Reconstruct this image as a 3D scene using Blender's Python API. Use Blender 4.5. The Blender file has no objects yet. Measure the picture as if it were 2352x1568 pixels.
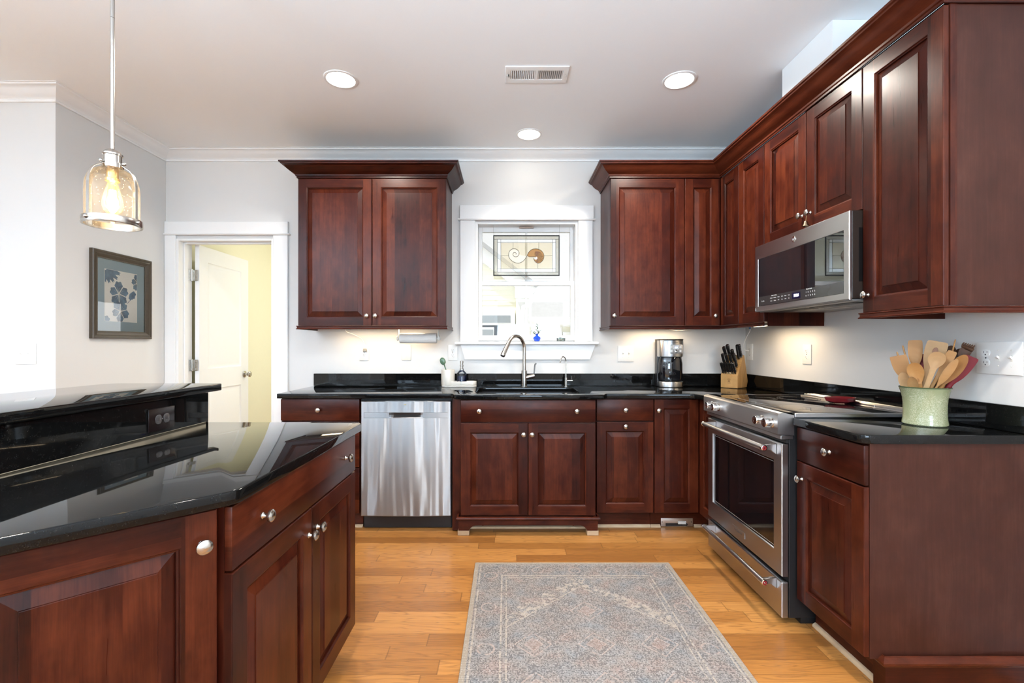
import bpy, bmesh, math, random
from mathutils import Vector, Matrix

# ------------------------------------------------------------------ camera, world, sun, exposure
SC = bpy.context.scene
COL = SC.collection
random.seed(7)
CH = 1.234                                    # eye height; 1070 px focal length in the 2352 px frame
cam_d = bpy.data.cameras.new('camera'); cam = bpy.data.objects.new('camera', cam_d); COL.objects.link(cam)
cam.location = (0, 0, CH); cam.rotation_euler = (math.pi/2, 0, 0)
cam_d.sensor_width = 36; cam_d.lens = 1070*36/2352
cam_d.shift_x = (1176-1164)/2352; cam_d.shift_y = (792-784)/2352
cam_d.clip_start = 0.05; cam_d.clip_end = 200
SC.camera = cam
SC.view_settings.view_transform = 'Standard'; SC.view_settings.look = 'None'
SC.view_settings.gamma = 1; SC.view_settings.use_curve_mapping = False
SC.view_settings.exposure = 1.32
SC.cycles.use_denoising = True
SC.cycles.max_bounces = 10; SC.cycles.diffuse_bounces = 5; SC.cycles.glossy_bounces = 5
SC.cycles.transparent_max_bounces = 16; SC.cycles.caustics_reflective = False; SC.cycles.caustics_refractive = False
SC.cycles.sample_clamp_indirect = 4.0

W = bpy.data.worlds.new('world'); SC.world = W; W.use_nodes = True
W.node_tree.nodes['Background'].inputs[0].default_value = (0.86, 0.93, 1.0, 1)
W.node_tree.nodes['Background'].inputs[1].default_value = .4

def lamp(name, kind, loc, energy, color=(1, 1, 1), rot=(0, 0, 0), parent=None, **kw):
    d = bpy.data.lights.new(name, kind); o = bpy.data.objects.new(name, d); COL.objects.link(o)
    o.location = loc; o.rotation_euler = rot; d.energy = energy; d.color = color
    for k, v in kw.items(): setattr(d, k, v)
    if parent: o.parent = parent
    return o
PI = math.pi
lamp('sun', 'SUN', (0, 0, 20), 2.0, (1, .97, .91), (math.radians(12), math.radians(-24), 0), angle=math.radians(2))
# two unseen lamps without fixtures, added to brighten the camera side of the kitchen
for lx in (-.5, .983): lamp('ceiling_area_lamp', 'AREA', (lx, .6, 2.73), 12, (1, .92, .82), (0, 0, 0), shape='DISK', size=.14, spread=2.7)
# added area lamps, tilted up, as daylight from unseen windows behind and left
DAY = (.61, .80, 1.0)
lamp('added_daylight', 'AREA', (-2.6, -4.55, 1.35), 5, DAY, (PI/2+1.1, 0, 0), shape='RECTANGLE', size=1.7, size_y=2.0)
lamp('added_daylight', 'AREA', (0.6, -4.55, 1.35), 110, DAY, (PI/2+1.1, 0, 0), shape='RECTANGLE', size=1.7, size_y=2.0)
lamp('added_daylight', 'AREA', (-4.25, -2.3, 1.35), 430, DAY, (PI/2+.8, 0, -PI/2), shape='RECTANGLE', size=3.4, size_y=2.0, spread=2.0)

# ------------------------------------------------------------------ helpers
def PX(px, Y): return (px-1164)*Y/1070
def PZ(py, Y): return CH-(py-792)*Y/1070
ORG = {}                                     # world origin of every object's frame

def tag(o, label=None, cat=None, group=None, kind=None):
    if label: o['label'] = label
    if cat: o['category'] = cat
    if group: o['group'] = group
    if kind: o['kind'] = kind
    return o
def thing(name, label, cat, loc=(0, 0, 0), group=None, kind=None):
    o = bpy.data.objects.new(name, None); COL.objects.link(o); o.empty_display_size = .05
    o.location = loc; ORG[o] = Vector(loc)
    return tag(o, label, cat, group, kind)

class Fr:                                    # a vertical face: u to the right, n out of the face, z up
    def __init__(s, o, u, n): s.o, s.u, s.n = Vector(o), Vector(u).normalized(), Vector(n).normalized()
    def __call__(s, u, n, z): return s.o+s.u*u+s.n*n+Vector((0, 0, z))
    def mat(s, u, n, z):                     # local x = u, local y = z, local z = n
        p = s(u, n, z); U, N = s.u, s.n
        return Matrix(((U.x, 0, N.x, p.x), (U.y, 0, N.y, p.y), (0, 1, 0, p.z), (0, 0, 0, 1)))
FW = Fr((0, 0, 0), (1, 0, 0), (0, -1, 0))    # facing the camera: (x, -y, z)

class MB:
    def __init__(s): s.v, s.f, s.m = [], [], []
    def add(s, vs, fs, mi=0):
        b = len(s.v); s.v += [Vector(p) for p in vs]
        for f in fs: s.f.append([b+i for i in f]); s.m.append(mi)
        return s
    def bm(s, b, mi=0):
        b.verts.index_update()
        s.add([v.co.copy() for v in b.verts], [[v.index for v in f.verts] for f in b.faces], mi); b.free(); return s
    def box(s, x0, x1, y0, y1, z0, z1, b=0, mi=0, seg=1, T=None):
        q = bmesh.new(); bmesh.ops.create_cube(q, size=1)
        for v in q.verts: v.co = Vector(((x0+x1)/2+v.co.x*(x1-x0), (y0+y1)/2+v.co.y*(y1-y0), (z0+z1)/2+v.co.z*(z1-z0)))
        if b: bmesh.ops.bevel(q, geom=list(q.edges), offset=b, segments=seg, affect='EDGES', profile=.5)
        if T: q.transform(T)
        return s.bm(q, mi)
    def fbox(s, fr, u0, u1, n0, n1, z0, z1, b=0, mi=0, seg=1):
        return s.box(u0, u1, z0, z1, n0, n1, b, mi, seg, fr.mat(0, 0, 0))
    def lathe(s, prof, T=None, seg=24, mi=0):  # profile of (r, h) about local z
        vs, fs = [], []; n = len(prof)
        T = T or Matrix()
        for k in range(seg):
            a = 2*PI*k/seg
            for r, h in prof: vs.append(T @ Vector((r*math.cos(a), r*math.sin(a), h)))
        for k in range(seg):
            k2 = (k+1) % seg
            for i in range(n-1):
                if prof[i][0] < 1e-6 and prof[i+1][0] < 1e-6: continue
                if prof[i][0] < 1e-6: fs.append([k*n+i, k2*n+i+1, k*n+i+1])
                elif prof[i+1][0] < 1e-6: fs.append([k*n+i, k2*n+i, k*n+i+1])
                else: fs.append([k*n+i, k2*n+i, k2*n+i+1, k*n+i+1])
        return s.add(vs, fs, mi)
    def tube(s, pts, r, seg=10, mi=0, closed=False, flat=1.0):
        pts = [Vector(p) for p in pts]; n = len(pts); vs, fs = [], []
        up = None
        for i in range(n):
            if closed: t = pts[(i+1) % n]-pts[i-1]
            else: t = pts[min(i+1, n-1)]-pts[max(i-1, 0)]
            t.normalize()
            if up is None: up = Vector((0, 0, 1)) if abs(t.z) < .9 else Vector((0, 1, 0))
            a = t.cross(up)
            if a.length < 1e-5: a = t.orthogonal()
            a.normalize(); up = a.cross(t).normalized()
            rr = r[i] if isinstance(r, (list, tuple)) else r
            for k in range(seg):
                w = 2*PI*k/seg; vs.append(pts[i]+a*(rr*math.cos(w))+up*(rr*math.sin(w)*flat))
        for i in range(n if closed else n-1):
            j = (i+1) % n
            for k in range(seg):
                k2 = (k+1) % seg; fs.append([i*seg+k, i*seg+k2, j*seg+k2, j*seg+k])
        if not closed: fs += [list(range(seg))[::-1], list(range((n-1)*seg, n*seg))]
        return s.add(vs, fs, mi)
    def ball(s, c, rx, ry=None, rz=None, mi=0, sub=2, T=None):
        q = bmesh.new(); bmesh.ops.create_icosphere(q, subdivisions=sub, radius=1)
        q.transform(Matrix.Translation(c) @ Matrix.Diagonal((rx, ry or rx, rz or rx, 1)))
        if T: q.transform(T)
        return s.bm(q, mi)
    def slab(s, outer, z0, z1, b=.004, holes=(), mi=0, T=None, seg=3):   # rounded-edge plate with holes; outer counter-clockwise
        q = bmesh.new()
        def loop(pts, z): return [q.verts.new((p[0], p[1], z)) for p in pts]
        def skin(a, c, flip):
            for i in range(len(a)):
                j = (i+1) % len(a); f = [a[i], a[j], c[j], c[i]]
                q.faces.new(f[::-1] if flip else f)
        def sides(pts, sign):
            rings = []
            if b:
                for k in range(seg+1):
                    w = PI/2*k/seg; rings.append((b*(1-math.cos(w)), z0+b*(1-math.sin(w))))
                rings = [(b*(1-math.sin(PI/2*k/seg)), z0+b*(1-math.cos(PI/2*k/seg))) for k in range(seg+1)] + \
                        [(b*(1-math.cos(PI/2*k/seg)), z1-b*(1-math.sin(PI/2*k/seg))) for k in range(seg+1)]
            else: rings = [(0, z0), (0, z1)]
            ls = [loop(offset(pts, sign*d), z) for d, z in rings]
            for a, c in zip(ls, ls[1:]): skin(a, c, False)
            return ls[0], ls[-1]
        bot, top = [], []
        for k, pts in enumerate([outer]+[h[::-1] for h in holes]):
            lo, hi = sides(pts, 1)
            bot.append(lo); top.append(hi)
        for ls in (bot, top):
            es = []
            for l in ls:
                for i in range(len(l)):
                    e = q.edges.get((l[i], l[(i+1) % len(l)])); es.append(e)
            bmesh.ops.triangle_fill(q, use_beauty=True, edges=es, normal=(0, 0, 1))
        bmesh.ops.recalc_face_normals(q, faces=list(q.faces))
        if T: q.transform(T)
        return s.bm(q, mi)
    def sweep(s, prof, path, z=0, mi=0, T=None):   # profile (out, up); out = right-hand side of travel
        P = [Vector(p) for p in path]; n = len(P); vs = []; m = len(prof)
        for i in range(n):
            d0 = (P[i]-P[i-1]).normalized() if i else None
            d1 = (P[i+1]-P[i]).normalized() if i < n-1 else None
            r0 = Vector((d0.y, -d0.x)) if d0 else None; r1 = Vector((d1.y, -d1.x)) if d1 else None
            if r0 is None: k = r1
            elif r1 is None: k = r0
            else: k = (r0+r1)/(1+r0.dot(r1))
            for o, u in prof: vs.append((P[i].x+k.x*o, P[i].y+k.y*o, z+u))
        if T: vs = [T @ Vector(v) for v in vs]
        fs = []
        for i in range(n-1):
            for j in range(m):
                j2 = (j+1) % m; fs.append([i*m+j, i*m+j2, (i+1)*m+j2, (i+1)*m+j])
        fs += [list(range(m)), list(range((n-1)*m, n*m))[::-1]]
        return s.add(vs, fs, mi)
    def T(s, M): s.v = [M @ v for v in s.v]; return s
    def build(s, name, mats, parent=None, angle=.55, fix=True):
        org = ORG.get(parent, Vector((0, 0, 0)))
        me = bpy.data.meshes.new(name)
        me.from_pydata([v-org for v in s.v], [], s.f)
        for mt in (mats if isinstance(mats, (list, tuple)) else [mats]): me.materials.append(mt)
        me.polygons.foreach_set('material_index', s.m)
        if fix:
            q = bmesh.new(); q.from_mesh(me); bmesh.ops.recalc_face_normals(q, faces=list(q.faces)); q.to_mesh(me); q.free()
        me.polygons.foreach_set('use_smooth', [True]*len(me.polygons))
        me.set_sharp_from_angle(angle=angle)
        o = bpy.data.objects.new(name, me); COL.objects.link(o)
        if parent: o.parent = parent
        ORG[o] = org
        return o
def offset(pts, d):                          # inset a closed polygon (ccw) by d
    if abs(d) < 1e-9: return list(pts)
    out = []; n = len(pts)
    for i in range(n):
        p, a, c = Vector(pts[i][:2]), Vector(pts[i-1][:2]), Vector(pts[(i+1) % n][:2])
        e0, e1 = (p-a).normalized(), (c-p).normalized()
        n0, n1 = Vector((-e0.y, e0.x)), Vector((-e1.y, e1.x))
        k = (n0+n1)/max(.2, 1+n0.dot(n1)); out.append(p+k*d)
    return out
def rrect(x0, x1, y0, y1, r, seg=5):         # counter-clockwise rounded rectangle
    out = []
    for cx, cy, a0 in ((x1-r, y0+r, -90), (x1-r, y1-r, 0), (x0+r, y1-r, 90), (x0+r, y0+r, 180)):
        for k in range(seg+1):
            a = math.radians(a0+90*k/seg); out.append((cx+r*math.cos(a), cy+r*math.sin(a)))
    return out
def place(o, M, parent=None):                # put an object made in local coordinates at world matrix M under parent
    if parent: o.parent = parent; o.matrix_local = Matrix.Translation(-ORG[parent]) @ M
    else: o.matrix_local = M
    ORG[o] = Vector((0, 0, 0)); return o
def inst(o, name, M, parent=None):           # an object sharing mesh data
    c = bpy.data.objects.new(name, o.data if hasattr(o, 'data') else o); COL.objects.link(c); return place(c, M, parent)
def text(name, body, size, mt, M, parent, ext=.0003, align='CENTER'):
    cu = bpy.data.curves.new(name, 'FONT'); cu.body = body; cu.size = size; cu.extrude = ext
    cu.align_x = align; cu.align_y = 'CENTER'
    t = bpy.data.objects.new(name, cu); COL.objects.link(t)
    me = bpy.data.meshes.new_from_object(t.evaluated_get(bpy.context.evaluated_depsgraph_get()))
    bpy.data.objects.remove(t); me.materials.clear(); me.materials.append(mt)
    o = bpy.data.objects.new(name, me); COL.objects.link(o)
    return place(o, M, parent)
def structure(name, mb, mt, **kw): return tag(mb.build(name, mt, **kw), kind='structure')
def smooth_pts(pts, n=6):                    # Catmull-Rom through points
    P = [Vector(p) for p in pts]; P = [P[0]*2-P[1]]+P+[P[-1]*2-P[-2]]; out = []
    for i in range(1, len(P)-2):
        for k in range(n):
            t = k/n; a, b, c, d = P[i-1:i+3]
            out.append(.5*((2*b)+(c-a)*t+(2*a-5*b+4*c-d)*t*t+(3*b-a-3*c+d)*t**3))
    return out+[P[-2]]

# ------------------------------------------------------------------ materials
class G:
    def __init__(s, name):
        s.m = bpy.data.materials.new(name); s.m.use_nodes = True; s.t = s.m.node_tree; s.b = s.t.nodes['Principled BSDF']
    def n(s, ty, ins=None, **pr):
        nd = s.t.nodes.new(ty)
        for k, v in pr.items(): setattr(nd, k, v)
        for k, v in (ins or {}).items(): s.set(nd.inputs[k], v)
        return nd
    def set(s, sock, v):
        if isinstance(v, bpy.types.NodeSocket): s.t.links.new(v, sock)
        else: sock.default_value = v
    def M(s, op, a, b=0.0, c=0.0, clamp=False):
        nd = s.n('ShaderNodeMath', operation=op, use_clamp=clamp)
        for i, v in enumerate((a, b, c)): s.set(nd.inputs[i], v)
        return nd.outputs[0]
    def vec(s, x, y, z): return s.n('ShaderNodeCombineXYZ', {0: x, 1: y, 2: z}).outputs[0]
    def noise(s, v, scale=1.0, detail=2.0, rough=.5): return s.n('ShaderNodeTexNoise', {'Vector': v, 'Scale': scale, 'Detail': detail, 'Roughness': rough}).outputs[0]
    def white(s, v): return s.n('ShaderNodeTexWhiteNoise', {'Vector': v}, noise_dimensions='3D').outputs[0]
    def ramp(s, f, stops, interp='LINEAR'):
        nd = s.n('ShaderNodeValToRGB', {0: f}); cr = nd.color_ramp; cr.interpolation = interp
        while len(cr.elements) < len(stops): cr.elements.new(.5)
        for e, (p, c) in zip(cr.elements, stops): e.position = p; e.color = tuple(c)+(1,) if len(c) == 3 else c
        return nd.outputs[0]
    def mix(s, f, a, b, mode='MIX'):
        nd = s.n('ShaderNodeMix', data_type='RGBA', blend_type=mode); s.set(nd.inputs[0], f)
        for i, v in ((6, a), (7, b)):
            if isinstance(v, tuple) and len(v) == 3: v = v+(1,)
            s.set(nd.inputs[i], v)
        return nd.outputs[2]
    def pos(s):
        p = s.n('ShaderNodeNewGeometry').outputs['Position']; x = s.n('ShaderNodeSeparateXYZ', {0: p}); return p, x.outputs[0], x.outputs[1], x.outputs[2]
    def obj(s):
        p = s.n('ShaderNodeTexCoord').outputs['Object']; x = s.n('ShaderNodeSeparateXYZ', {0: p}); return p, x.outputs[0], x.outputs[1], x.outputs[2]
    def rnd(s): return s.n('ShaderNodeObjectInfo').outputs['Random']
    def bump(s, h, strength=.3, dist=.002):
        s.set(s.b.inputs['Normal'], s.n('ShaderNodeBump', {'Height': h, 'Strength': strength, 'Distance': dist}).outputs[0])
    def p(s, **kw):
        for k, v in kw.items():
            k = {'color': 'Base Color', 'rough': 'Roughness', 'metal': 'Metallic', 'spec': 'Specular IOR Level', 'coat': 'Coat Weight', 'coat_rough': 'Coat Roughness',
                 'emit': 'Emission Color', 'power': 'Emission Strength', 'ior': 'IOR', 'trans': 'Transmission Weight', 'alpha': 'Alpha', 'sss': 'Subsurface Weight', 'sheen': 'Sheen Weight', 'aniso': 'Anisotropic'}[k]
            if isinstance(v, tuple) and len(v) == 3: v = v+(1,)
            s.set(s.b.inputs[k], v)
        return s
def plain(name, color, rough=.5, metal=0.0, var=.04, scale=30, bump=0, **kw):
    g = G(name); p, x, y, z = g.obj(); nz = g.noise(p, scale, 3)
    c = g.mix(nz, tuple(max(0, v*(1-var)) for v in color), tuple(min(1, v*(1+var)) for v in color))
    g.p(color=c, rough=rough, metal=metal, **kw)
    if bump: g.bump(nz, bump, .001)
    return g.m
def wood(name, horizontal, dark, mid, light, rough=.29, plank=.088, knots=.5, coat=.0):
    g = G(name); p, x, y, z = g.pos(); r = g.rnd()
    u = g.M('ADD', x, y); a, l = (z, u) if horizontal else (u, z)
    r50 = g.M('MULTIPLY', r, 57.3)
    pk = g.M('FLOOR', g.M('ADD', g.M('DIVIDE', a, plank), g.M('MULTIPLY', r, 9.0)))
    tone = g.white(g.vec(pk, r50, 0.0))
    jl = g.M('ADD', g.M('MULTIPLY', l, 2.2), g.M('MULTIPLY', tone, 40.0))
    warp = g.M('MULTIPLY', g.noise(g.vec(g.M('MULTIPLY', a, 6.0), jl, r50), 1.0, 2), .05)
    aw = g.M('ADD', a, warp)
    streak = g.noise(g.vec(g.M('MULTIPLY', aw, 85.0), jl, r50), 1.0, 5, .62)
    pores = g.noise(g.vec(g.M('MULTIPLY', a, 420.0), g.M('MULTIPLY', l, 16.0), r50), 1.0, 2)
    blotch = g.noise(g.vec(g.M('MULTIPLY', a, 12.0), g.M('MULTIPLY', jl, 3.2), r50), 1.0, 4, .6)
    f = g.M('ADD', g.M('MULTIPLY', streak, .34), g.M('ADD', g.M('MULTIPLY', blotch, .55), g.M('MULTIPLY', tone, .26)))
    f = g.M('ADD', f, g.M('MULTIPLY', g.M('SUBTRACT', pores, .5), .14))
    c = g.ramp(f, [(.30, dark), (.56, mid), (.80, light)])
    kn = g.noise(g.vec(g.M('MULTIPLY', aw, 16.0), g.M('MULTIPLY', jl, 4.0), g.M('ADD', r50, 7.0)), 1.0, 3)
    c = g.mix(g.M('MULTIPLY', g.ramp(kn, [(.62, (0, 0, 0)), (.78, (1, 1, 1))]), knots), c, tuple(v*.45 for v in dark))
    g.p(color=c, rough=g.M('ADD', rough, g.M('MULTIPLY', g.M('SUBTRACT', streak, .5), .08)), spec=.19, coat=coat, coat_rough=.25)
    g.bump(g.M('ADD', g.M('MULTIPLY', pores, .5), streak), .02, .0006)
    return g.m
CD, CM, CL = (.010, .0019, .0012), (.039, .0066, .0030), (.088, .0185, .0070)
WV = wood('cherry_vertical', False, CD, CM, CL)
WH = wood('cherry_horizontal', True, CD, CM, CL)
WPANEL = wood('veneer_panel', False, (.026, .0075, .0045), (.044, .0130, .0080), (.068, .023, .014), .36, 5.0, .1)
PINE = wood('raw_oak', True, (.30, .20, .12), (.42, .30, .19), (.52, .40, .27), .6)
WALL = plain('wall_paint', (.685, .676, .655), .6, bump=.04, var=.012, scale=260)
CEIL = plain('ceiling_paint', (.90, .92, .93), .7, var=.012, scale=200)
TRIMW = plain('white_trim', (.82, .82, .81), .32, var=.01)
DOORW = plain('white_door', (.84, .84, .83), .35, var=.01)
YELLOW = plain('yellow_paint', (.84, .815, .62), .6, var=.015)
def granite():
    g = G('black_granite'); p, x, y, z = g.pos()
    v = g.n('ShaderNodeTexVoronoi', {'Vector': p, 'Scale': 800.0, 'Randomness': 1.0}); cell = g.white(v.outputs['Color'])
    n1 = g.noise(p, 90, 3); n2 = g.noise(p, 18, 2)
    sp = g.M('MULTIPLY', g.ramp(cell, [(.78, (0, 0, 0)), (.97, (1, 1, 1))]), g.ramp(n1, [(.42, (0, 0, 0)), (.62, (1, 1, 1))]))
    c = g.mix(n2, (.0025, .0027, .003), (.005, .0052, .0052)); c = g.mix(sp, c, (.015, .0145, .013))
    g.p(color=c, rough=.03, spec=.26)
    return g.m
GRANITE = granite()
def steel(name, col=(.60, .59, .57), rough=.26, along='z', brush=.03, wavy=0.0, aniso=0.0):
    g = G(name); p, x, y, z = g.obj()
    v = {'z': g.vec(g.M('MULTIPLY', x, 700.0), g.M('MULTIPLY', y, 700.0), g.M('MULTIPLY', z, 6.0)),
         'h': g.vec(g.M('MULTIPLY', x, 6.0), g.M('MULTIPLY', y, 6.0), g.M('MULTIPLY', z, 700.0))}[along]
    n = g.noise(v, 1.0, 2)
    g.p(color=g.mix(n, tuple(c*.975 for c in col), col), metal=1.0, rough=g.M('ADD', rough, g.M('MULTIPLY', g.M('SUBTRACT', n, .5), brush)))
    if aniso:
        g.p(aniso=aniso); g.set(g.b.inputs['Anisotropic Rotation'], .25); g.set(g.b.inputs['Tangent'], g.n('ShaderNodeTangent', direction_type='RADIAL', axis='Z').outputs[0])
    if wavy:
        w = g.noise(g.vec(g.M('MULTIPLY', x, 13.0), g.M('MULTIPLY', y, 13.0), g.M('MULTIPLY', z, 1.2)), 1.0, 1)
        g.bump(w, wavy, .03)
    return g.m
STEEL = steel('brushed_steel', (.56, .56, .565), .36, 'h', .03, 0, .85)
STEELDW = steel('dishwasher_steel', (.36, .36, .36), .40, 'h', .03, .7, .95)
NICKEL = steel('brushed_nickel', (.50, .475, .44), .24, 'h', .05)
CHROME = plain('polished_steel', (.7, .69, .67), .1, 1.0)
DARKMETAL = plain('dark_steel', (.12, .115, .11), .3, .8)
BLACKGLASS = plain('black_glass', (.006, .006, .008), .03, spec=.7)
OVENGLASS = plain('oven_glass', (.004, .004, .005), .04, spec=.5)
MIRRORGLASS = plain('tinted_mirror_glass', (.004, .0045, .006), .015, spec=.6, ior=1.9)
BLACK = plain('black_plastic', (.012, .012, .013), .35)
BLACKM = plain('black_enamel', (.008, .008, .009), .45)
BROWNMETAL = plain('bronze_case', (.020, .013, .010), .42, 0, spec=.25)
WHITEP = plain('white_plastic', (.80, .79, .76), .3, var=.01)
IVORYP = plain('ivory_plastic', (.74, .72, .66), .35, var=.01)
SLOT = plain('socket_slot', (.05, .05, .05), .5)
REDMED = plain('red_enamel', (.22, .010, .014), .3)
def glow(name, col, power):
    g = G(name); g.p(color=col, emit=col, power=power); return g.m
def thin(name, tint=(1, 1, 1), refl=1.0, rough=.02, haze=0.0, hcol=(1, 1, 1)):
    g = G(name); nt = g.t; out = nt.nodes['Material Output']
    fr = g.n('ShaderNodeFresnel', {'IOR': 1.5}); tr = g.n('ShaderNodeBsdfTransparent', {0: tint+(1,)}); gl = g.n('ShaderNodeBsdfGlossy', {'Roughness': rough})
    mx = g.n('ShaderNodeMixShader'); g.set(mx.inputs[0], g.M('MULTIPLY', fr.outputs[0], refl)); nt.links.new(tr.outputs[0], mx.inputs[1]); nt.links.new(gl.outputs[0], mx.inputs[2])
    last = mx
    if haze:
        df = g.n('ShaderNodeBsdfDiffuse', {0: hcol+(1,)}); m2 = g.n('ShaderNodeMixShader'); g.set(m2.inputs[0], haze)
        nt.links.new(mx.outputs[0], m2.inputs[1]); nt.links.new(df.outputs[0], m2.inputs[2]); last = m2
    nt.links.new(last.outputs[0], out.inputs[0]); g.m['g'] = 1
    return g.m
PANE = thin('window_glass')
PICGLASS = thin('picture_glass', refl=1.6)

# ------------------------------------------------------------------ the setting
YB, XR, XL, YF, ZC = 3.65, 1.87, -2.671, 2.758, 2.743   # back wall, right wall, left wall, facing wall at left, ceiling
def floor_mat():
    g = G('oak_floor'); p, x, y, z = g.pos(); bw = .083
    row = g.M('FLOOR', g.M('DIVIDE', y, bw)); rr = g.white(g.vec(row, 3.3, 1.7)); rl = g.white(g.vec(row, 9.1, 4.2))
    ln = g.M('ADD', .75, g.M('MULTIPLY', rl, .5))
    q = g.M('ADD', g.M('DIVIDE', x, ln), g.M('MULTIPLY', rr, 13.0)); bd = g.M('FLOOR', q)
    t = g.white(g.vec(row, bd, 2.5)); t2 = g.white(g.vec(row, bd, 8.5))
    off = g.M('MULTIPLY', t, 61.0)
    v = g.M('FRACT', g.M('DIVIDE', y, bw))
    # cathedral grain: stretched contour lines of a slow noise
    base = g.noise(g.vec(g.M('MULTIPLY', x, 1.9), g.M('MULTIPLY', y, 17.0), off), 1.0, 2, .45)
    ring = g.M('ABSOLUTE', g.M('SUBTRACT', g.M('FRACT', g.M('MULTIPLY', base, 13.0)), .5))
    fine = g.noise(g.vec(g.M('MULTIPLY', x, 7.0), g.M('MULTIPLY', y, 330.0), off), 1.0, 4, .65)
    ringm = g.ramp(ring, [(.0, (1, 1, 1)), (.22, (0, 0, 0))])
    f = g.M('ADD', g.M('MULTIPLY', fine, .6), g.M('MULTIPLY', t, .42))
    c = g.ramp(f, [(.2, (.20, .075, .017)), (.5, (.36, .150, .036)), (.85, (.52, .245, .070))])
    c = g.mix(g.M('MULTIPLY', ringm, g.M('MULTIPLY', fine, .95)), c, (.15, .058, .018))
    ex = g.M('MINIMUM', v, g.M('SUBTRACT', 1.0, v)); fx = g.M('FRACT', q); ey = g.M('MULTIPLY', g.M('MINIMUM', fx, g.M('SUBTRACT', 1.0, fx)), ln)
    gap = g.M('MAXIMUM', g.ramp(ex, [(.0, (1, 1, 1)), (.022, (0, 0, 0))]), g.ramp(ey, [(.0, (1, 1, 1)), (.0018, (0, 0, 0))]))
    c = g.mix(g.M('MULTIPLY', gap, .55), c, (.07, .028, .01))
    g.p(color=c, rough=g.M('ADD', .24, g.M('MULTIPLY', fine, .14)), spec=.5)
    g.bump(g.M('SUBTRACT', g.M('MULTIPLY', fine, .3), gap), .12, .001)
    return g.m
structure('floor', MB().slab([(-4.4, -4.8), (2.2, -4.8), (2.2, 3.79), (-.75, 3.79), (-.75, 6.1), (-4.4, 6.1)], -.1, 0, 0), floor_mat())
structure('ceiling', MB().slab([(-4.4, -4.8), (2.2, -4.8), (2.2, 3.79), (-.75, 3.79), (-.75, 6.1), (-4.4, 6.1)], ZC, ZC+.15, 0), CEIL)
DX0, DX1, DZ = -2.582, -1.8216, 2.066
WX0, WX1, WZ0, WZ1 = -.2463, .5577, 1.261, 2.196
wb = MB()
for a, b, c, d in ((XL-.15, DX0, 0, ZC), (DX0, DX1, DZ, ZC), (DX1, WX0, 0, ZC), (WX0, WX1, 0, WZ0-.03), (WX0, WX1, WZ1, ZC), (WX1, XR, 0, ZC)):
    wb.box(a, b, YB, YB+.14, c, d)
structure('wall_back', wb, WALL)
structure('wall_right', MB().box(XR, XR+.15, -4.65, YB+.14, 0, ZC), WALL)
structure('wall_left', MB().box(XL-.15, XL, YF+.15, YB, 0, ZC), WALL)
structure('wall_left_facing', MB().box(-4.35, XL, YF, YF+.15, 0, ZC), WALL)
# room behind the camera: far wall with two added windows, left wall with one
wr = MB()
for a, b, c, d in ((-4.35, -3.5, 0, ZC), (-3.5, -1.7, 0, .3), (-3.5, -1.7, 2.4, ZC), (-1.7, -.3, 0, ZC), (-.3, 1.5, 0, .3), (-.3, 1.5, 2.4, ZC), (1.5, 2.02, 0, ZC)):
    wr.box(a, b, -4.65, -4.5, c, d)
structure('wall_rear', wr, WALL)
wl = MB()
for a, b, c, d in ((-4.5, -4.1, 0, ZC), (-4.1, -.5, 0, .3), (-4.1, -.5, 2.4, ZC), (-.5, YF, 0, ZC)): wl.box(-4.35, -4.2, a, b, c, d)
structure('wall_far_left', wl, WALL)
# yellow pantry behind the open door
structure('wall_pantry_left', MB().box(-2.84, -2.69, YB+.14, 6.1, 0, ZC), YELLOW)
structure('wall_pantry_back', MB().box(-2.69, -.75, 5.95, 6.1, 0, ZC), YELLOW)
structure('wall_pantry_right', MB().box(-.9, -.75, YB+.14, 5.95, 0, ZC), YELLOW)
lamp('pantry_lamp_light', 'AREA', (-1.5, 4.9, 2.70), 5, (1, .97, .9), (0, 0, 0), shape='DISK', size=.3)
lamp('pantry_daylight', 'AREA', (-.93, 4.9, 1.1), 5, (.95, .98, 1), (PI/2, 0, PI/2), shape='RECTANGLE', size=.8, size_y=1.2)
# white crown moulding along the walls
CRW = [(0, 0), (.012, 0), (.014, .008), (.010, .014), (.016, .020), (.022, .024), (.030, .028), (.048, .036), (.066, .050), (.080, .062), (.090, .064), (.092, .070), (.100, .072), (.100, .0748), (0, .0748)]
structure('trim_1', MB().sweep(CRW, [(-4.199, YF-.0005), (XL+.0005, YF-.0005), (XL+.0005, YB-.0005), (XR-.0005, YB-.0005), (XR-.0005, 2.56)], ZC-.0755), TRIMW)
# white duct chase over the right wall cabinets
structure('wall_chase', MB().box(1.511, XR-.001, 2.16, 2.555, 2.512, ZC-.001), WALL)

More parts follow.
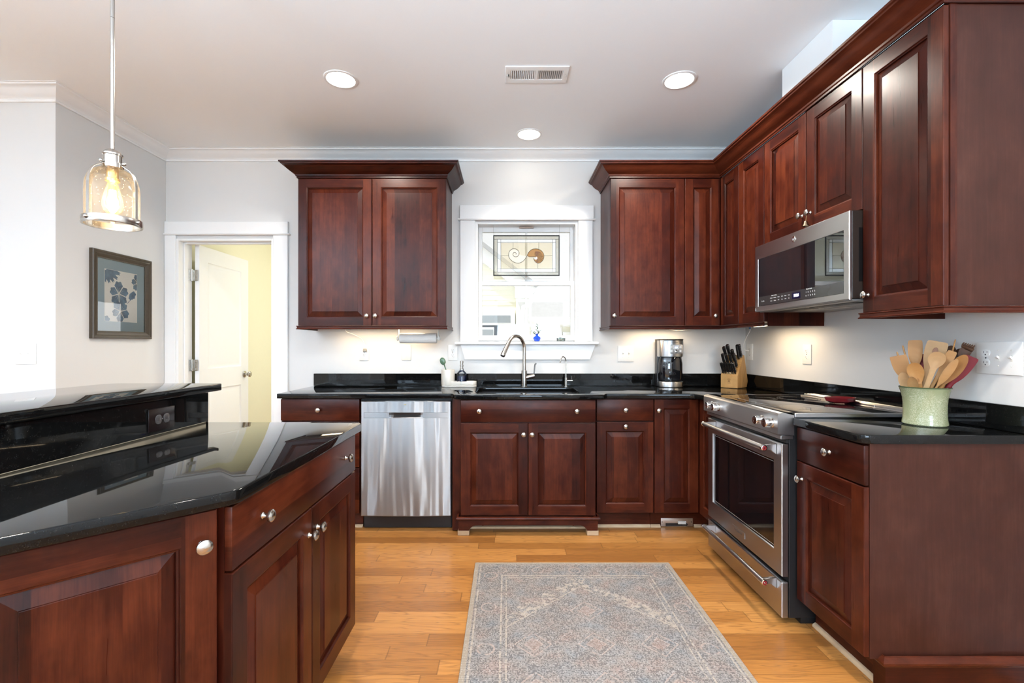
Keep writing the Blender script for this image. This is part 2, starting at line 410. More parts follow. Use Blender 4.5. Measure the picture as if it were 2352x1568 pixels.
# door_1: casing, jamb, open leaf with knob and hinges
d1 = thing('door_1', None, None, (DX0, YB, 0), kind='structure')
cs = MB()
cs.box(-2.669, DX0, YB-.02, YB-.001, 0, 2.09, .002).box(DX1, -1.708, YB-.02, YB-.001, 0, 2.09, .002)
cs.box(-2.669, -1.706, YB-.022, YB-.001, 2.103, 2.196, .002)
cs.sweep([(0, 0), (.012, .001), (.016, .0065), (.012, .012), (0, .013)], [(-2.669, YB-.02), (-1.706, YB-.02), (-1.706, YB-.001)], 2.09)
cs.build('casing', TRIMW, d1)
jb = MB()
jb.box(DX0, DX0+.018, YB-.012, YB+.145, 0, DZ-.002, .001).box(DX1-.018, DX1, YB-.012, YB+.145, 0, DZ-.002, .001).box(DX0+.0182, DX1-.0182, YB-.012, YB+.145, DZ-.018, DZ-.002, .001)
jb.box(DX0+.018, DX0+.03, YB+.045, YB+.085, 0, DZ-.02, .002).box(DX1-.03, DX1-.018, YB+.045, YB+.085, 0, DZ-.02, .002).box(DX0+.0302, DX1-.0302, YB+.045, YB+.085, DZ-.03, DZ-.0182, .002)
jb.build('jamb', TRIMW, d1)
fd = Fr((-2.508, 0, 0), (0, 1, 0), (1, 0, 0))
lf = MB()
def panel_leaf(fr, u0, u1, z0, z1, pans, t=.035):
    m = MB()
    us = sorted({u0, u1} | {p[0] for p in pans} | {p[1] for p in pans}); zs = sorted({z0, z1} | {p[2] for p in pans} | {p[3] for p in pans})
    for i in range(len(us)-1):
        for j in range(len(zs)-1):
            a, b, c, d = us[i], us[i+1], zs[j], zs[j+1]
            if any(a >= p[0]-1e-6 and b <= p[1]+1e-6 and c >= p[2]-1e-6 and d <= p[3]+1e-6 for p in pans): continue
            m.add([fr(a, 0, c), fr(b, 0, c), fr(b, 0, d), fr(a, 0, d)], [[0, 1, 2, 3]])
    for (a, b, c, d) in pans:
        rings = [(0, 0), (.006, -.006), (.018, -.009), (.040, -.004), (.048, -.003)]
        vs = []
        for w, n in rings: vs += [fr(a+w, n, c+w), fr(b-w, n, c+w), fr(b-w, n, d-w), fr(a+w, n, d-w)]
        fs = [[k*4+i, k*4+(i+1) % 4, k*4+4+(i+1) % 4, k*4+4+i] for k in range(4) for i in range(4)]+[[16, 17, 18, 19]]
        m.add(vs, fs)
    c = [fr(u0, 0, z0), fr(u1, 0, z0), fr(u1, 0, z1), fr(u0, 0, z1), fr(u0, -t, z0), fr(u1, -t, z0), fr(u1, -t, z1), fr(u0, -t, z1)]
    m.add(c, [[4, 5, 6, 7], [0, 1, 5, 4], [1, 2, 6, 5], [2, 3, 7, 6], [3, 0, 4, 7]])
    return m
leaf = panel_leaf(fd, 3.80, 4.52, .012, 2.05, [(3.91, 4.40, 1.034, 1.924), (3.91, 4.40, .22, .862)]).build('door_leaf', DOORW, d1, fix=False)
kb = MB(); KNOBP = [(0, 0), (.030, 0), (.031, .004), (.022, .008), (.012, .012), (.011, .026), (.020, .034), (.027, .044), (.027, .052), (.020, .060), (0, .063)]
kb.lathe(KNOBP, fd.mat(4.455, .0005, .955)); kb.build('door_knob', NICKEL, leaf)
for hz in (1.80, 1.07, .25):
    h = MB().box(-2.548, -2.512, 3.786, 3.789, hz-.045, hz+.045, .0008)
    h.box(-2.5635, -2.561, 3.752, 3.787, hz-.045, hz+.045, .0008)
    h.tube([(-2.556, 3.783, hz-.047), (-2.556, 3.783, hz+.047)], .0075)
    for q in (-.03, 0, .03): h.lathe([(0, .002), (.004, .001), (.004, 0)], Matrix.Translation((-2.528, 3.786, hz+q)) @ Matrix.Rotation(PI/2, 4, 'X'), 8)
    h.build('hinge', NICKEL, d1)

# window_1: casing, stool and apron, two sashes with one vertical muntin
w1 = thing('window_1', None, None, (.156, YB, WZ0), kind='structure')
c = MB()
c.box(WX0-.118, WX0, YB-.02, YB-.001, 1.262, 2.205, .002).box(WX1, WX1+.112, YB-.02, YB-.001, 1.262, 2.205, .002)
c.box(-.366, .678, YB-.024, YB-.001, 2.216, 2.322, .002)
c.sweep([(0, 0), (.012, .001), (.017, .007), (.012, .014), (0, .015)], [(-.366, YB-.001), (-.366, YB-.02), (.678, YB-.02), (.678, YB-.001)], 2.203)
c.build('casing', TRIMW, w1)
MB().slab([(-.402, YB-.052), (.712, YB-.052), (.712, YB-.001), (WX1, YB-.001), (WX1, YB+.07), (WX0, YB+.07), (WX0, YB-.001), (-.402, YB-.001)], 1.236, 1.261, .008).build('window_stool', TRIMW, w1)
ap = [(-.36, 1.235), (-.325, 1.121), (.648, 1.121), (.690, 1.235)]
MB().add([(x, YB-.018, z) for x, z in ap]+[(x, YB-.001, z) for x, z in ap], [[0, 1, 2, 3], [7, 6, 5, 4], [0, 4, 5, 1], [1, 5, 6, 2], [2, 6, 7, 3], [3, 7, 4, 0]]).build('apron', TRIMW, w1)
jm = MB().box(WX0-.001, WX0+.02, YB, YB+.139, WZ0, WZ1, .001).box(WX1-.02, WX1+.001, YB, YB+.139, WZ0, WZ1, .001).box(WX0+.0202, WX1-.0202, YB, YB+.139, WZ1-.016, WZ1, .001).box(WX0+.0202, WX1-.0202, YB+.075, YB+.139, WZ0-.028, WZ0+.006, .001)
jm.build('frame', TRIMW, w1)
def sash(name, z0, z1, y0, y1, stile, top, bot, mx):
    x0, x1 = WX0+.02, WX1-.02; s = MB()
    s.box(x0, x0+stile, y0, y1, z0, z1, .003).box(x1-stile, x1, y0, y1, z0, z1, .003).box(x0+stile, x1-stile, y0, y1, z1-top, z1, .003).box(x0+stile, x1-stile, y0, y1, z0, z0+bot, .003)
    s.box(mx-.009, mx+.009, y0+.004, y1-.004, z0+bot, z1-top, .003)
    o = s.build(name, TRIMW, w1)
    MB().box(x0+stile-.004, x1-stile+.004, (y0+y1)/2-.002, (y0+y1)/2+.002, z0+bot-.004, z1-top+.004).build('glass_pane', PANE, o)
sash('upper_sash', 1.712, 2.18, YB+.095, YB+.128, .030, .040, .034, .156)
sash('lower_sash', 1.268, 1.742, YB+.055, YB+.088, .030, .036, .042, .156)
lk = MB().box(.10, .215, YB+.062, YB+.09, 2.168, 2.176, .002); lk.build('sash_stop', plain('tan_plastic', (.55, .42, .34), .5), w1)

# unseen windows behind the camera, added along with the daylight lamps
def frame_window(n, xs, zs, y, axis):
    w = thing('window_%d' % n, None, None, (0, 0, 0), kind='structure'); m = MB()
    (a, b), (c0, d) = xs, zs
    for p, q, r, s in ((a, a+.06, c0, d), (b-.06, b, c0, d), (a, b, c0, c0+.06), (a, b, d-.06, d), ((a+b)/2-.025, (a+b)/2+.025, c0, d), (a, b, (c0+d)/2-.025, (c0+d)/2+.025)):
        if axis == 'x': m.box(p, q, y-.03, y+.03, r, s, .004)
        else: m.box(y-.03, y+.03, p, q, r, s, .004)
    m.build('frame', TRIMW, w)
frame_window(2, (-3.5, -1.7), (.3, 2.4), -4.46, 'x'); frame_window(3, (-.3, 1.5), (.3, 2.4), -4.46, 'x'); frame_window(4, (-4.1, -.5), (.3, 2.4), -4.17, 'y')

# ------------------------------------------------------------------ neighbouring houses seen through the kitchen window
SIDING = plain('pale_yellow_siding', (.86, .83, .66), .6, var=.02)
HWHITE = plain('house_trim', (.93, .93, .92), .5, var=.01)
SHINGLE = plain('pale_shingles', (.42, .42, .42), .8, var=.10, scale=14, bump=.2)
HGLASS = plain('house_glass', (.30, .33, .35), .06, spec=.6)
def siding(mb, x0, x1, z0, z1, y, top=None, h=.1):
    z = z0
    while z < z1-1e-6:
        e = min(z+h, z1); b = x1
        if top: b = min(x1, top(e))
        if b > x0+.02: mb.add([(x0, y-.006, z), (b, y-.006, z), (b, y, e), (x0, y, e)], [[0, 1, 2, 3]]).add([(x0, y, z), (b, y, z), (b, y-.006, z), (x0, y-.006, z)], [[0, 1, 2, 3]])
        z = e
h1 = thing('neighbour_house', 'pale yellow gabled house wall with white rake board seen through left of kitchen window', 'house', (-1.5, 9, 0))
slope = .77
m = MB(); siding(m, -4.5, .24, -.3, 5.6, 9.0, top=lambda z: min(.24, .54-(z-2.13)/slope) if z < 2.3 else .54-(z-2.13)/slope); m.box(-4.5, .235, 9.015, 10.6, -.3, 2.3); m.build('wall', SIDING, h1, fix=False)
def board(mb, p, q, w, y0, y1): 
    d = (Vector(q)-Vector(p)).normalized(); n = Vector((-d.y, d.x))*w
    P = [Vector(p), Vector(q), Vector(q)+n, Vector(p)+n]
    mb.add([(v.x, y0, v.y) for v in P]+[(v.x, y1, v.y) for v in P], [[0, 1, 2, 3], [7, 6, 5, 4], [0, 4, 5, 1], [1, 5, 6, 2], [2, 6, 7, 3], [3, 7, 4, 0]])
m = MB(); board(m, (-3.6, 5.24), (.44, 2.13), .24, 8.86, 8.97); m.build('rake_board', HWHITE, h1)
m = MB().box(.16, .50, 8.84, 9.3, 2.13, 2.40, .01).box(.18, .42, 8.93, 9.0, -.3, 2.13, .01); m.build('eave_return', HWHITE, h1)
m = MB(); P = [(-3.7, 5.60), (.56, 2.32)]; board(m, P[0], P[1], .07, 8.8, 10.6); m.build('roof', SHINGLE, h1)
m = MB().tube(smooth_pts([(.47, 8.86, 2.2), (.44, 8.87, 2.02), (.34, 8.89, 1.93), (.31, 8.90, 1.8), (.31, 8.90, -.3)], 4), .04, 8); m.build('downspout', HWHITE, h1)
for x0, x1, z0, z1 in ((-1.6, .07, 1.66, 1.80), (-1.2, -.26, .7, 1.53), (-.16, .09, .7, 1.53)):
    f = MB().box(x0-.09, x1+.09, 8.93, 9.02, z0-.09, z1+.09, .006).build('window', HWHITE, h1)
    MB().box(x0, x1, 8.92, 8.935, z0, z1).build('pane', HGLASS, f)
h2 = thing('neighbour_house', 'low pale house with shingled porch roof seen through right of kitchen window', 'house', (1.2, 11.5, 0))
m = MB(); siding(m, .2, 5.0, -.3, 1.95, 11.5); m.box(.2, 5.0, 11.52, 14, -.3, 1.9); m.build('wall', SIDING, h2, fix=False)
m = MB().add([(.35, 10.9, 1.80), (5.2, 10.9, 1.80), (5.2, 16, 5.6), (.35, 16, 5.6), (.35, 10.9, 1.87), (5.2, 10.9, 1.87), (5.2, 16, 5.67), (.35, 16, 5.67)], [[0, 1, 2, 3], [4, 5, 6, 7], [0, 1, 5, 4], [1, 2, 6, 5], [2, 3, 7, 6], [3, 0, 4, 7]]); m.build('roof', SHINGLE, h2)
m = MB().box(.3, 5.25, 10.82, 10.9, 1.70, 1.88, .01).box(.4, 5.0, 10.9, 11.5, 1.68, 1.72); m.build('fascia', HWHITE, h2)
for x0, x1 in ((.87, 1.12), (1.45, 1.75)):
    f = MB().box(x0-.08, x1+.08, 11.4, 11.5, .7, 1.55, .006).build('window', HWHITE, h2); MB().box(x0, x1, 11.39, 11.405, .8, 1.46).build('pane', HGLASS, f)
m = MB().box(.62, .8, 11.42, 11.5, -.3, 1.7).box(1.22, 1.36, 11.42, 11.5, -.3, 1.7); m.build('corner_board', HWHITE, h2)
h3 = thing('neighbour_house', 'tall house with broad pale shingled roof rising behind the two nearer houses', 'house', (0, 19, 0))
m = MB().add([(-9, 17.5, 3.6), (9, 17.5, 3.6), (9, 24, 10.5), (-9, 24, 10.5), (-9, 24, 3.6), (9, 24, 3.6)], [[0, 1, 2, 3], [0, 3, 4], [1, 5, 2], [0, 4, 5, 1], [2, 5, 4, 3]]); m.build('roof', SHINGLE, h3)
m = MB(); siding(m, -8.6, 8.6, -.3, 3.65, 18, h=.14); m.box(-8.6, 8.6, 18.02, 24, -.3, 3.55); m.build('wall', SIDING, h3, fix=False)
structure('ground', MB().box(-30, 30, -30, 60, -.6, -.32), plain('pale_concrete', (.70, .68, .64), .9, var=.05, scale=4))

# ------------------------------------------------------------------ cabinets
KN = MB().lathe([(0, 0), (.0085, 0), (.0085, .002), (.0055, .005), (.0048, .012), (.0075, .0155), (.0145, .018), (.0160, .021), (.0155, .025), (.0110, .0290), (.005, .0305), (0, .031)], seg=20)
def knob_mesh():
    me = bpy.data.meshes.new('knob'); me.from_pydata(KN.v, [], KN.f); me.materials.append(NICKEL)
    q = bmesh.new(); q.from_mesh(me); bmesh.ops.recalc_face_normals(q, faces=list(q.faces)); q.to_mesh(me); q.free()
    me.polygons.foreach_set('use_smooth', [True]*len(me.polygons)); me.set_sharp_from_angle(angle=.7); return me
KNOB = knob_mesh(); TD = .019
def knob(fr, u, z, parent, n=TD): return inst(KNOB, 'knob', fr.mat(u, n+.0003, z), parent)
def door(fr, u0, u1, z0, z1, parent, kn=None, w=.060, name='door'):
    g = .0015; u0 += g; u1 -= g; z0 += g; z1 -= g
    m = MB(); t = TD; e = .0025
    R = lambda d, n: [fr(u0+d, n, z0+d), fr(u1-d, n, z0+d), fr(u1-d, n, z1-d), fr(u0+d, n, z1-d)]
    def band(a, c, mi4):
        for i in range(4): m.add([a[i], a[(i+1) % 4], c[(i+1) % 4], c[i]], [[0, 1, 2, 3]], mi4[i])
    vh = (1, 0, 1, 0)
    band(R(0, .0005), R(0, t-e), vh); band(R(0, t-e), R(e*.4, t-e*.3), vh); band(R(e*.4, t-e*.3), R(e, t), vh)
    m.add(R(0, .0005), [[3, 2, 1, 0]])
    # butt-jointed front: stiles full height, rails between them
    a, b, c, d = u0+e, u1-e, z0+e, z1-e; p, q, r, s = u0+w, u1-w, z0+w, z1-w
    for x0, x1 in ((a, p), (q, b)): m.add([fr(x0, t, c), fr(x1, t, c), fr(x1, t, d), fr(x0, t, d)], [[0, 1, 2, 3]], 0)
    for y0, y1 in ((c, r), (s, d)): m.add([fr(p, t, y0), fr(q, t, y0), fr(q, t, y1), fr(p, t, y1)], [[0, 1, 2, 3]], 1)
    for k in ((w, t, w+.002, t-.001), (w+.002, t-.001, w+.004, t-.004), (w+.004, t-.004, w+.0075, t-.0055), (w+.0075, t-.0055, w+.008, t-.013)): band(R(k[0], k[1]), R(k[2], k[3]), vh)
    o = m.build(name, [WV, WH], parent, fix=False)
    m = MB(); bw = .031
    P = [(w+.0078, t-.0125), (w+.011, t-.0115), (w+.008+bw, t-.0035), (w+.0085+bw, t-.0010), (w+.0100+bw, t-.0006)]
    for k in range(len(P)-1): band(R(*P[k]), R(*P[k+1]), (0, 0, 0, 0))
    m.add(R(*P[-1]), [[0, 1, 2, 3]], 0)
    m.build('raised_panel', [WV, WH], o, fix=False)
    if kn: knob(fr, kn[0], kn[1], o)
    return o
def drawer(fr, u0, u1, z0, z1, parent, kns=(), name='drawer'):
    g = .0015
    o = MB().fbox(fr, u0+g, u1-g, .0005, TD, z0+g, z1-g, .0035, 0, 2).build(name, WH, parent)
    for k in kns: knob(fr, k[0], k[1], o)
    return o
def cab(label, fr, u0, u1, z0, z1, depth, cat='cabinet', name='base_cabinet', toe=True, pine=True, toe_u=None, back=0.0):
    p = fr((u0+u1)/2, -depth/2, 0); t = thing(name, label, cat, (p.x, p.y, 0 if toe else z0))
    MB().fbox(fr, u0+.0006, u1-.0006, -depth, -.001, z0, z1, .0008).build('carcass', WV, t)
    if toe:
        a, b = toe_u or (u0+.0006, u1-.0006)
        MB().fbox(fr, a, b, -depth, -.065, .002, z0-.0005).build('toe_kick', WH, t)
        if pine:
            q = [(0, 0), (.016, 0), (.015, .007), (.011, .012), (.006, .0155), (0, .017)]
            m = MB(); A, B = fr(a, -.0655, 0), fr(b, -.0655, 0); m.sweep(q, [(A.x, A.y), (B.x, B.y)][::(1 if Vector((fr.n.x, fr.n.y)).dot(Vector(((B-A).y, -(B-A).x))) > 0 else -1)], .0005); m.build('shoe_molding', PINE, t)
    return t
# frames: n = 0 is the carcass face, n = .019 the door face
FB = Fr((0, 3.099, 0), (1, 0, 0), (0, -1, 0)); FR = Fr((1.291, 0, 0), (0, -1, 0), (-1, 0, 0))
CT = .8825
# back run, left to right
c1 = cab('three-drawer cherry base cabinet left of the steel dishwasher', FB, -1.497, -.974, .105, CT, .54)
drawer(FB, -1.497, -.974, .7315, .878, c1, [(-1.243, .8055)]); drawer(FB, -1.497, -.974, .424, .729, c1, [(-1.235, .577)]); drawer(FB, -1.497, -.974, .118, .421, c1, [(-1.235, .27)])
FS = Fr((0, 3.039, 0), (1, 0, 0), (0, -1, 0))
c2 = cab('bumped-out cherry sink cabinet with bracket feet under the window', FS, -.3005, .577, .118, .70, .598, toe=False)
c2['label'] = 'bumped-out cherry sink cabinet with bracket feet under the window'
MB().fbox(FS, -.3595, -.3025, -.06, -.042, .01, CT).build('filler_strip', WV, c2)
MB().fbox(FS, -.300, .5765, -.020, -.001, .70, CT).build('face_frame', WH, c2)
drawer(FS, -.3005, .577, .7315, .8795, c2, [(-.177, .8066), (.4525, .8066)], 'false_drawer')
door(FS, -.3005, .1375, .1275, .728, c2, (.109, .656)); door(FS, .139, .577, .1275, .728, c2, (.1637, .656))
m = MB(); zt, zb = .100, .012     # bracket-footed valance
P = [(-.313, zb+.02), (-.245, zb+.02), (-.238, .045), (-.222, .060), (-.195, .068), (-.17, .070), (-.155, .062), (-.14, .070), (.4165, .070), (.4315, .062), (.4465, .070), (.4715, .068), (.4985, .060), (.5145, .045), (.5215, zb+.02), (.5895, zb+.02), (.5895, zt), (-.313, zt)]
m.slab(P, .002, .022, 0, T=FS.mat(0, 0, 0)); m.fbox(FS, -.313, -.293, -.05, .002, zb+.02, zt).fbox(FS, .5695, .5895, -.05, .002, zb+.02, zt)
va = m.build('valance', WH, c2)
MB().sweep([(0, 0), (.006, 0), (.013, .004), (.015, .011), (.012, .018), (.006, .0215), (0, .022)], [(-.313, 3.08), (-.313, 3.017), (.5895, 3.017), (.5895, 3.08)], .1005).build('base_molding', WH, c2)
for a, b in ((-.318, -.243), (.5195, .5945)): MB().fbox(FS, a, b, -.03, .026, .001, .0315, .002).build('foot', PINE, c2)
MB().fbox(FS, -.292, .568, -.12, -.105, .002, .1).build('toe_kick', WH, c2)
MB().sweep([(0, 0), (.014, 0), (.012, .011), (0, .016)], [(-.29, 3.144), (.566, 3.144)], .001).build('shoe_molding', PINE, c2)
c3 = cab('narrow cherry base cabinet with drawer over pull-out door right of sink cabinet', FB, .5925, .972, .118, CT, .54)
drawer(FB, .5935, .972, .7295, .877, c3, [(.783, .805)]); door(FB, .5935, .972, .122, .727, c3, (.783, .698), name='pull_out_door')
c4 = thing('base_cabinet', 'cherry corner base cabinet with two narrow doors meeting beside the oven', 'cabinet', (1.4, 3.3, 0))
MB().slab([(.974, 3.10), (1.292, 3.10), (1.292, 2.822), (1.86, 2.822), (1.86, 3.64), (.974, 3.64)], .118, CT, 0).build('carcass', WV, c4)
MB().slab([(.974, 3.164), (1.356, 3.164), (1.356, 2.822), (1.86, 2.822), (1.86, 3.64), (.974, 3.64)], .002, .1175, 0).build('toe_kick', WH, c4)
MB().sweep([(0, 0), (.016, 0), (.015, .007), (.011, .012), (0, .017)], [(.974, 3.1635), (1.040, 3.1635)], .0005).build('shoe_molding', PINE, c4)
MB().sweep([(0, 0), (.016, 0), (.015, .007), (.011, .012), (0, .017)], [(1.268, 3.1635), (1.3555, 3.1635), (1.3555, 2.83)], .0005).build('shoe_molding', PINE, c4)
door(FB, .976, 1.270, .122, .877, c4, (1.0014, .802)); door(FR, -3.078, -2.824, .122, .877, c4)
# right run, near the camera
c5 = cab('cherry base cabinet with drawer and door nearest the camera, right of the oven', FR, -2.045, -1.658, .118, CT, .57, toe_u=(-2.045, -1.70))
drawer(FR, -2.045, -1.658, .7305, .877, c5, [(-1.835, .812)]); door(FR, -2.045, -1.658, .122, .728, c5, (-2.006, .6566))
MB().box(1.2915, 1.863, 1.6575, 1.664, .118, CT).build('end_panel', WPANEL, c5)
MB().box(1.337, 1.863, 1.645, 1.70, .002, .098).build('base_board', WH, c5)
MB().sweep([(0, 0), (.009, 0), (.010, .004), (.016, .010), (.017, .018), (.012, .027), (.004, .032), (.003, .036), (0, .036)][::1], [(1.337, 1.70), (1.337, 1.6485), (1.863, 1.6485)], .0985).build('base_molding', WH, c5)

# island: right face with wide drawer over two doors, angled face with one tall door
FI = Fr((-.627, 0, 0), (0, 1, 0), (1, 0, 0)); FA = Fr((-.6435, 1.0395, 0), (.7071, .7071, 0), (.7071, -.7071, 0))
c6 = thing('island_cabinet', 'cherry island cabinet with wide drawer over two doors facing the oven', 'cabinet', (-.9, 1.45, 0))
MB().box(-1.225, -.6275, 1.035, 1.885, .105, CT).build('carcass', WV, c6)
MB().box(-1.225, -.70, 1.035, 1.885, .002, .1045).build('toe_kick', WH, c6)
drawer(FI, 1.03, 1.873, .7305, .877, c6, [(1.158, .81), (1.75, .81)])
door(FI, 1.03, 1.4545, .113, .728, c6, (1.427, .651)); door(FI, 1.4555, 1.873, .113, .728, c6, (1.489, .653))
c7 = thing('island_cabinet', 'angled cherry island cabinet with one tall door, nearest at lower left', 'cabinet', (-1.0, .75, 0))
A = lambda u, n: tuple(FA(u, n, 0)[:2])
MB().slab([A(-.62, -.001), A(-.012, -.001), (-1.225, A(-.012, -.001)[1]), (-1.225, A(-.62, 0)[1])], .105, CT, 0).build('carcass', WV, c7)
MB().slab([A(-.62, -.065), A(-.08, -.065), (-1.225, A(-.08, -.065)[1]), (-1.225, A(-.62, -.065)[1])], .002, .1045, 0).build('toe_kick', WH, c7)
door(FA, -.415, -.005, .113, .877, c7, (-.035, .806), w=.066)

# upper cabinets
UZ0, UZ1, FU, FUR = 1.3697, 2.416, Fr((0, 3.319, 0), (1, 0, 0), (0, -1, 0)), Fr((1.532, 0, 0), (0, -1, 0), (-1, 0, 0))
RAILP = [(0, 0), (.010, 0), (.011, .004), (.006, .008), (.006, .018), (.010, .021), (.009, .0245), (0, .0245)]
CRN = [(0, 0), (.006, 0), (.006, .010), (.012, .013), (.013, .022), (.018, .026), (.028, .031), (.042, .040), (.055, .052), (.066, .066), (.074, .071), (.084, .074), (.086, .080), (.093, .083), (.095, .092), (0, .092)]
u1 = thing('wall_cabinet', 'two-door cherry wall cabinet alone left of the kitchen window', 'cabinet', (-.955, 3.48, 1.36))
MB().fbox(FU, -1.4795, -.4295, -.328, -.001, 1.372, 2.43).build('carcass', WV, u1)
door(FU, -1.480, -.9553, UZ0, UZ1-.003, u1, (PX(840.4, 3.27), 1.4395)); door(FU, -.9537, -.4288, UZ0, UZ1-.003, u1, (PX(860.2, 3.27), 1.4395))
MB().sweep(RAILP, [(-1.480, 3.648), (-1.480, 3.302), (-.4288, 3.302), (-.4288, 3.648)], 1.345).build('light_rail', WH, u1)
MB().sweep(CRN, [(-1.4805, 3.648), (-1.4805, 3.2995), (-.4285, 3.2995), (-.4285, 3.648)], UZ1-.0005).build('crown', WH, u1)
MB().fbox(FU, -1.478, -.430, -.325, -.2, 2.43, 2.44).build('top', WV, u1)
u2 = thing('wall_cabinet', 'cherry wall cabinet with one wide door just right of the kitchen window', 'cabinet', (.997, 3.48, 1.36))
MB().fbox(FU, .7345, 1.2592, -.328, -.001, 1.372, 2.43).build('carcass', WV, u2)
door(FU, .734, 1.2592, UZ0, UZ1-.003, u2, (.759, 1.44))
u3 = thing('wall_cabinet', 'cherry corner wall cabinet with two narrow doors meeting above knife block', 'cabinet', (1.6, 3.4, 1.36))
MB().slab([(1.2605, 3.32), (1.533, 3.32), (1.533, 3.0445), (1.866, 3.0445), (1.866, 3.647), (1.2605, 3.647)], 1.372, 2.43, 0).build('carcass', WV, u3)
door(FU, 1.2615, 1.511, UZ0, UZ1-.003, u3, (1.474, 1.439)); door(FUR, -3.298, -3.0445, UZ0, UZ1-.003, u3)
u4 = thing('wall_cabinet', 'slim one-door cherry wall cabinet between the corner and the microwave', 'cabinet', (1.69, 2.89, 1.36))
MB().fbox(FUR, -3.0425, -2.7405, -.334, -.001, 1.372, 2.43).build('carcass', WV, u4)
door(FUR, -3.0425, -2.7405, UZ0, UZ1-.003, u4)
MB().box(1.535, 1.866, 2.7390, 2.745, 1.3455, 1.43).build('side_skirt', WV, u4)
u5 = thing('wall_cabinet', 'short two-door cherry wall cabinet above the microwave', 'cabinet', (1.69, 2.36, 1.81))
MB().fbox(FUR, -2.7385, -1.983, -.334, -.001, 1.8125, 2.43).build('carcass', WV, u5)
door(FUR, -2.7385, -2.356, 1.811, UZ1-.003, u5, (-2.386, 1.894)); door(FUR, -2.354, -1.983, 1.811, UZ1-.003, u5, (-2.32, 1.893))
u6 = thing('wall_cabinet', 'tall one-door cherry wall cabinet with plain end panel at upper right edge', 'cabinet', (1.69, 1.8, 1.36))
MB().fbox(FUR, -1.981, -1.618, -.334, -.001, 1.372, 2.43).build('carcass', WV, u6)
MB().box(1.5345, 1.866, 1.6145, 1.6175, 1.372, UZ1-.001).build('end_panel', WPANEL, u6)
MB().box(1.5345, 1.558, 1.6115, 1.6145, 1.372, UZ1-.001).build('edge_stile', WV, u6)
door(FUR, -1.981, -1.613, UZ0, UZ1-.003, u6, (-1.95, 1.4436))
MB().sweep(RAILP, [(1.866, 1.9835), (1.513, 1.9835), (1.513, 1.6125), (1.866, 1.6125)], 1.345).build('light_rail', WH, u6)
MB().sweep(RAILP, [(.734, 3.646), (.734, 3.302), (1.2600, 3.302)], 1.345).build('light_rail', WH, u2)
MB().sweep(RAILP, [(1.2605, 3.302), (1.515, 3.302), (1.515, 3.0437)], 1.345).build('light_rail', WH, u3)
MB().sweep(RAILP, [(1.515, 3.0430), (1.515, 2.738)], 1.345).build('light_rail', WH, u4)
cr = MB().sweep(CRN, [(.7335, 3.646), (.7335, 3.2995), (1.5125, 3.2995), (1.5125, 1.6125), (1.866, 1.6125)], UZ1-.0005).build('crown_molding', WH)
tag(cr, 'long cherry crown moulding turning the corner over the right-hand wall cabinets', 'molding')

# ------------------------------------------------------------------ countertops
CZ0, CZ1 = .8835, .915
ct = thing('countertop', 'L-shaped black granite countertop around the sink with low backsplash', 'countertop', (0, 3.3, CZ0))
SK = rrect(-.205, .495, 3.108, 3.505, .05)
MB().slab([(-1.505, 3.05), (-.366, 3.05), (-.352, 3.040), (-.338, 2.998), (-.322, 2.988), (.612, 2.988), (.628, 2.998), (.642, 3.040), (.656, 3.05), (1.19, 3.05), (1.222, 3.035), (1.245, 2.985), (1.256, 2.93), (1.256, 2.818), (1.866, 2.818), (1.866, 3.648), (-1.505, 3.648)], CZ0, CZ1, .0035, [SK]).build('top_slab', GRANITE, ct)
MB().box(-1.505, 1.866, 3.628, 3.648, CZ1+.0003, 1.0115, .002).build('backsplash', GRANITE, ct)
MB().box(1.848, 1.8675, 1.645, 3.6275, CZ1+.0003, 1.0115, .002).build('backsplash', GRANITE, ct)
c = MB().slab([(1.256, 1.675), (1.262, 1.660), (1.276, 1.650), (1.30, 1.6465), (1.866, 1.6465), (1.866, 2.043), (1.256, 2.043)], CZ0, CZ1, .0035).build('countertop', GRANITE)
tag(c, 'short black granite countertop under the green utensil crock', 'countertop')
it = thing('island_countertop', 'angled black granite island countertop with upright riser along its left', 'countertop', (-.9, 1.4, CZ0))
MB().slab([(-.592, 1.035), (-.592, 1.895), (-.612, 1.928), (-1.2445, 1.928), (-1.2445, .3675), (-1.235, .362), (-.607, 1.009)], CZ0, CZ1, .0035).build('top_slab', GRANITE, it)
MB().box(-1.266, -1.2465, -.3, 1.946, .05, 1.0365, .001).build('riser', GRANITE, it)
MB().tube([(-1.2455, -.3, .9156), (-1.2455, 1.927, .9156)], .0011, 6).build('joint_highlight', plain('tan_highlight', (.20, .17, .12), .6), it)  # thin tan bead that paints in the highlight along the riser joint
b = MB().slab([(-1.236, -.3), (-1.236, 2.018), (-1.246, 2.03), (-1.69, 2.03), (-1.726, 1.99), (-1.726, -.3)], 1.0372, 1.0677, .004).build('bar_top', GRANITE)
tag(b, 'raised black granite bar top at left behind the island counter', 'bar top')
kw = MB().box(-1.40, -1.2675, -.3, 1.93, .001, 1.0368).build('bar_half_wall', WALL); kw['kind'] = 'structure'

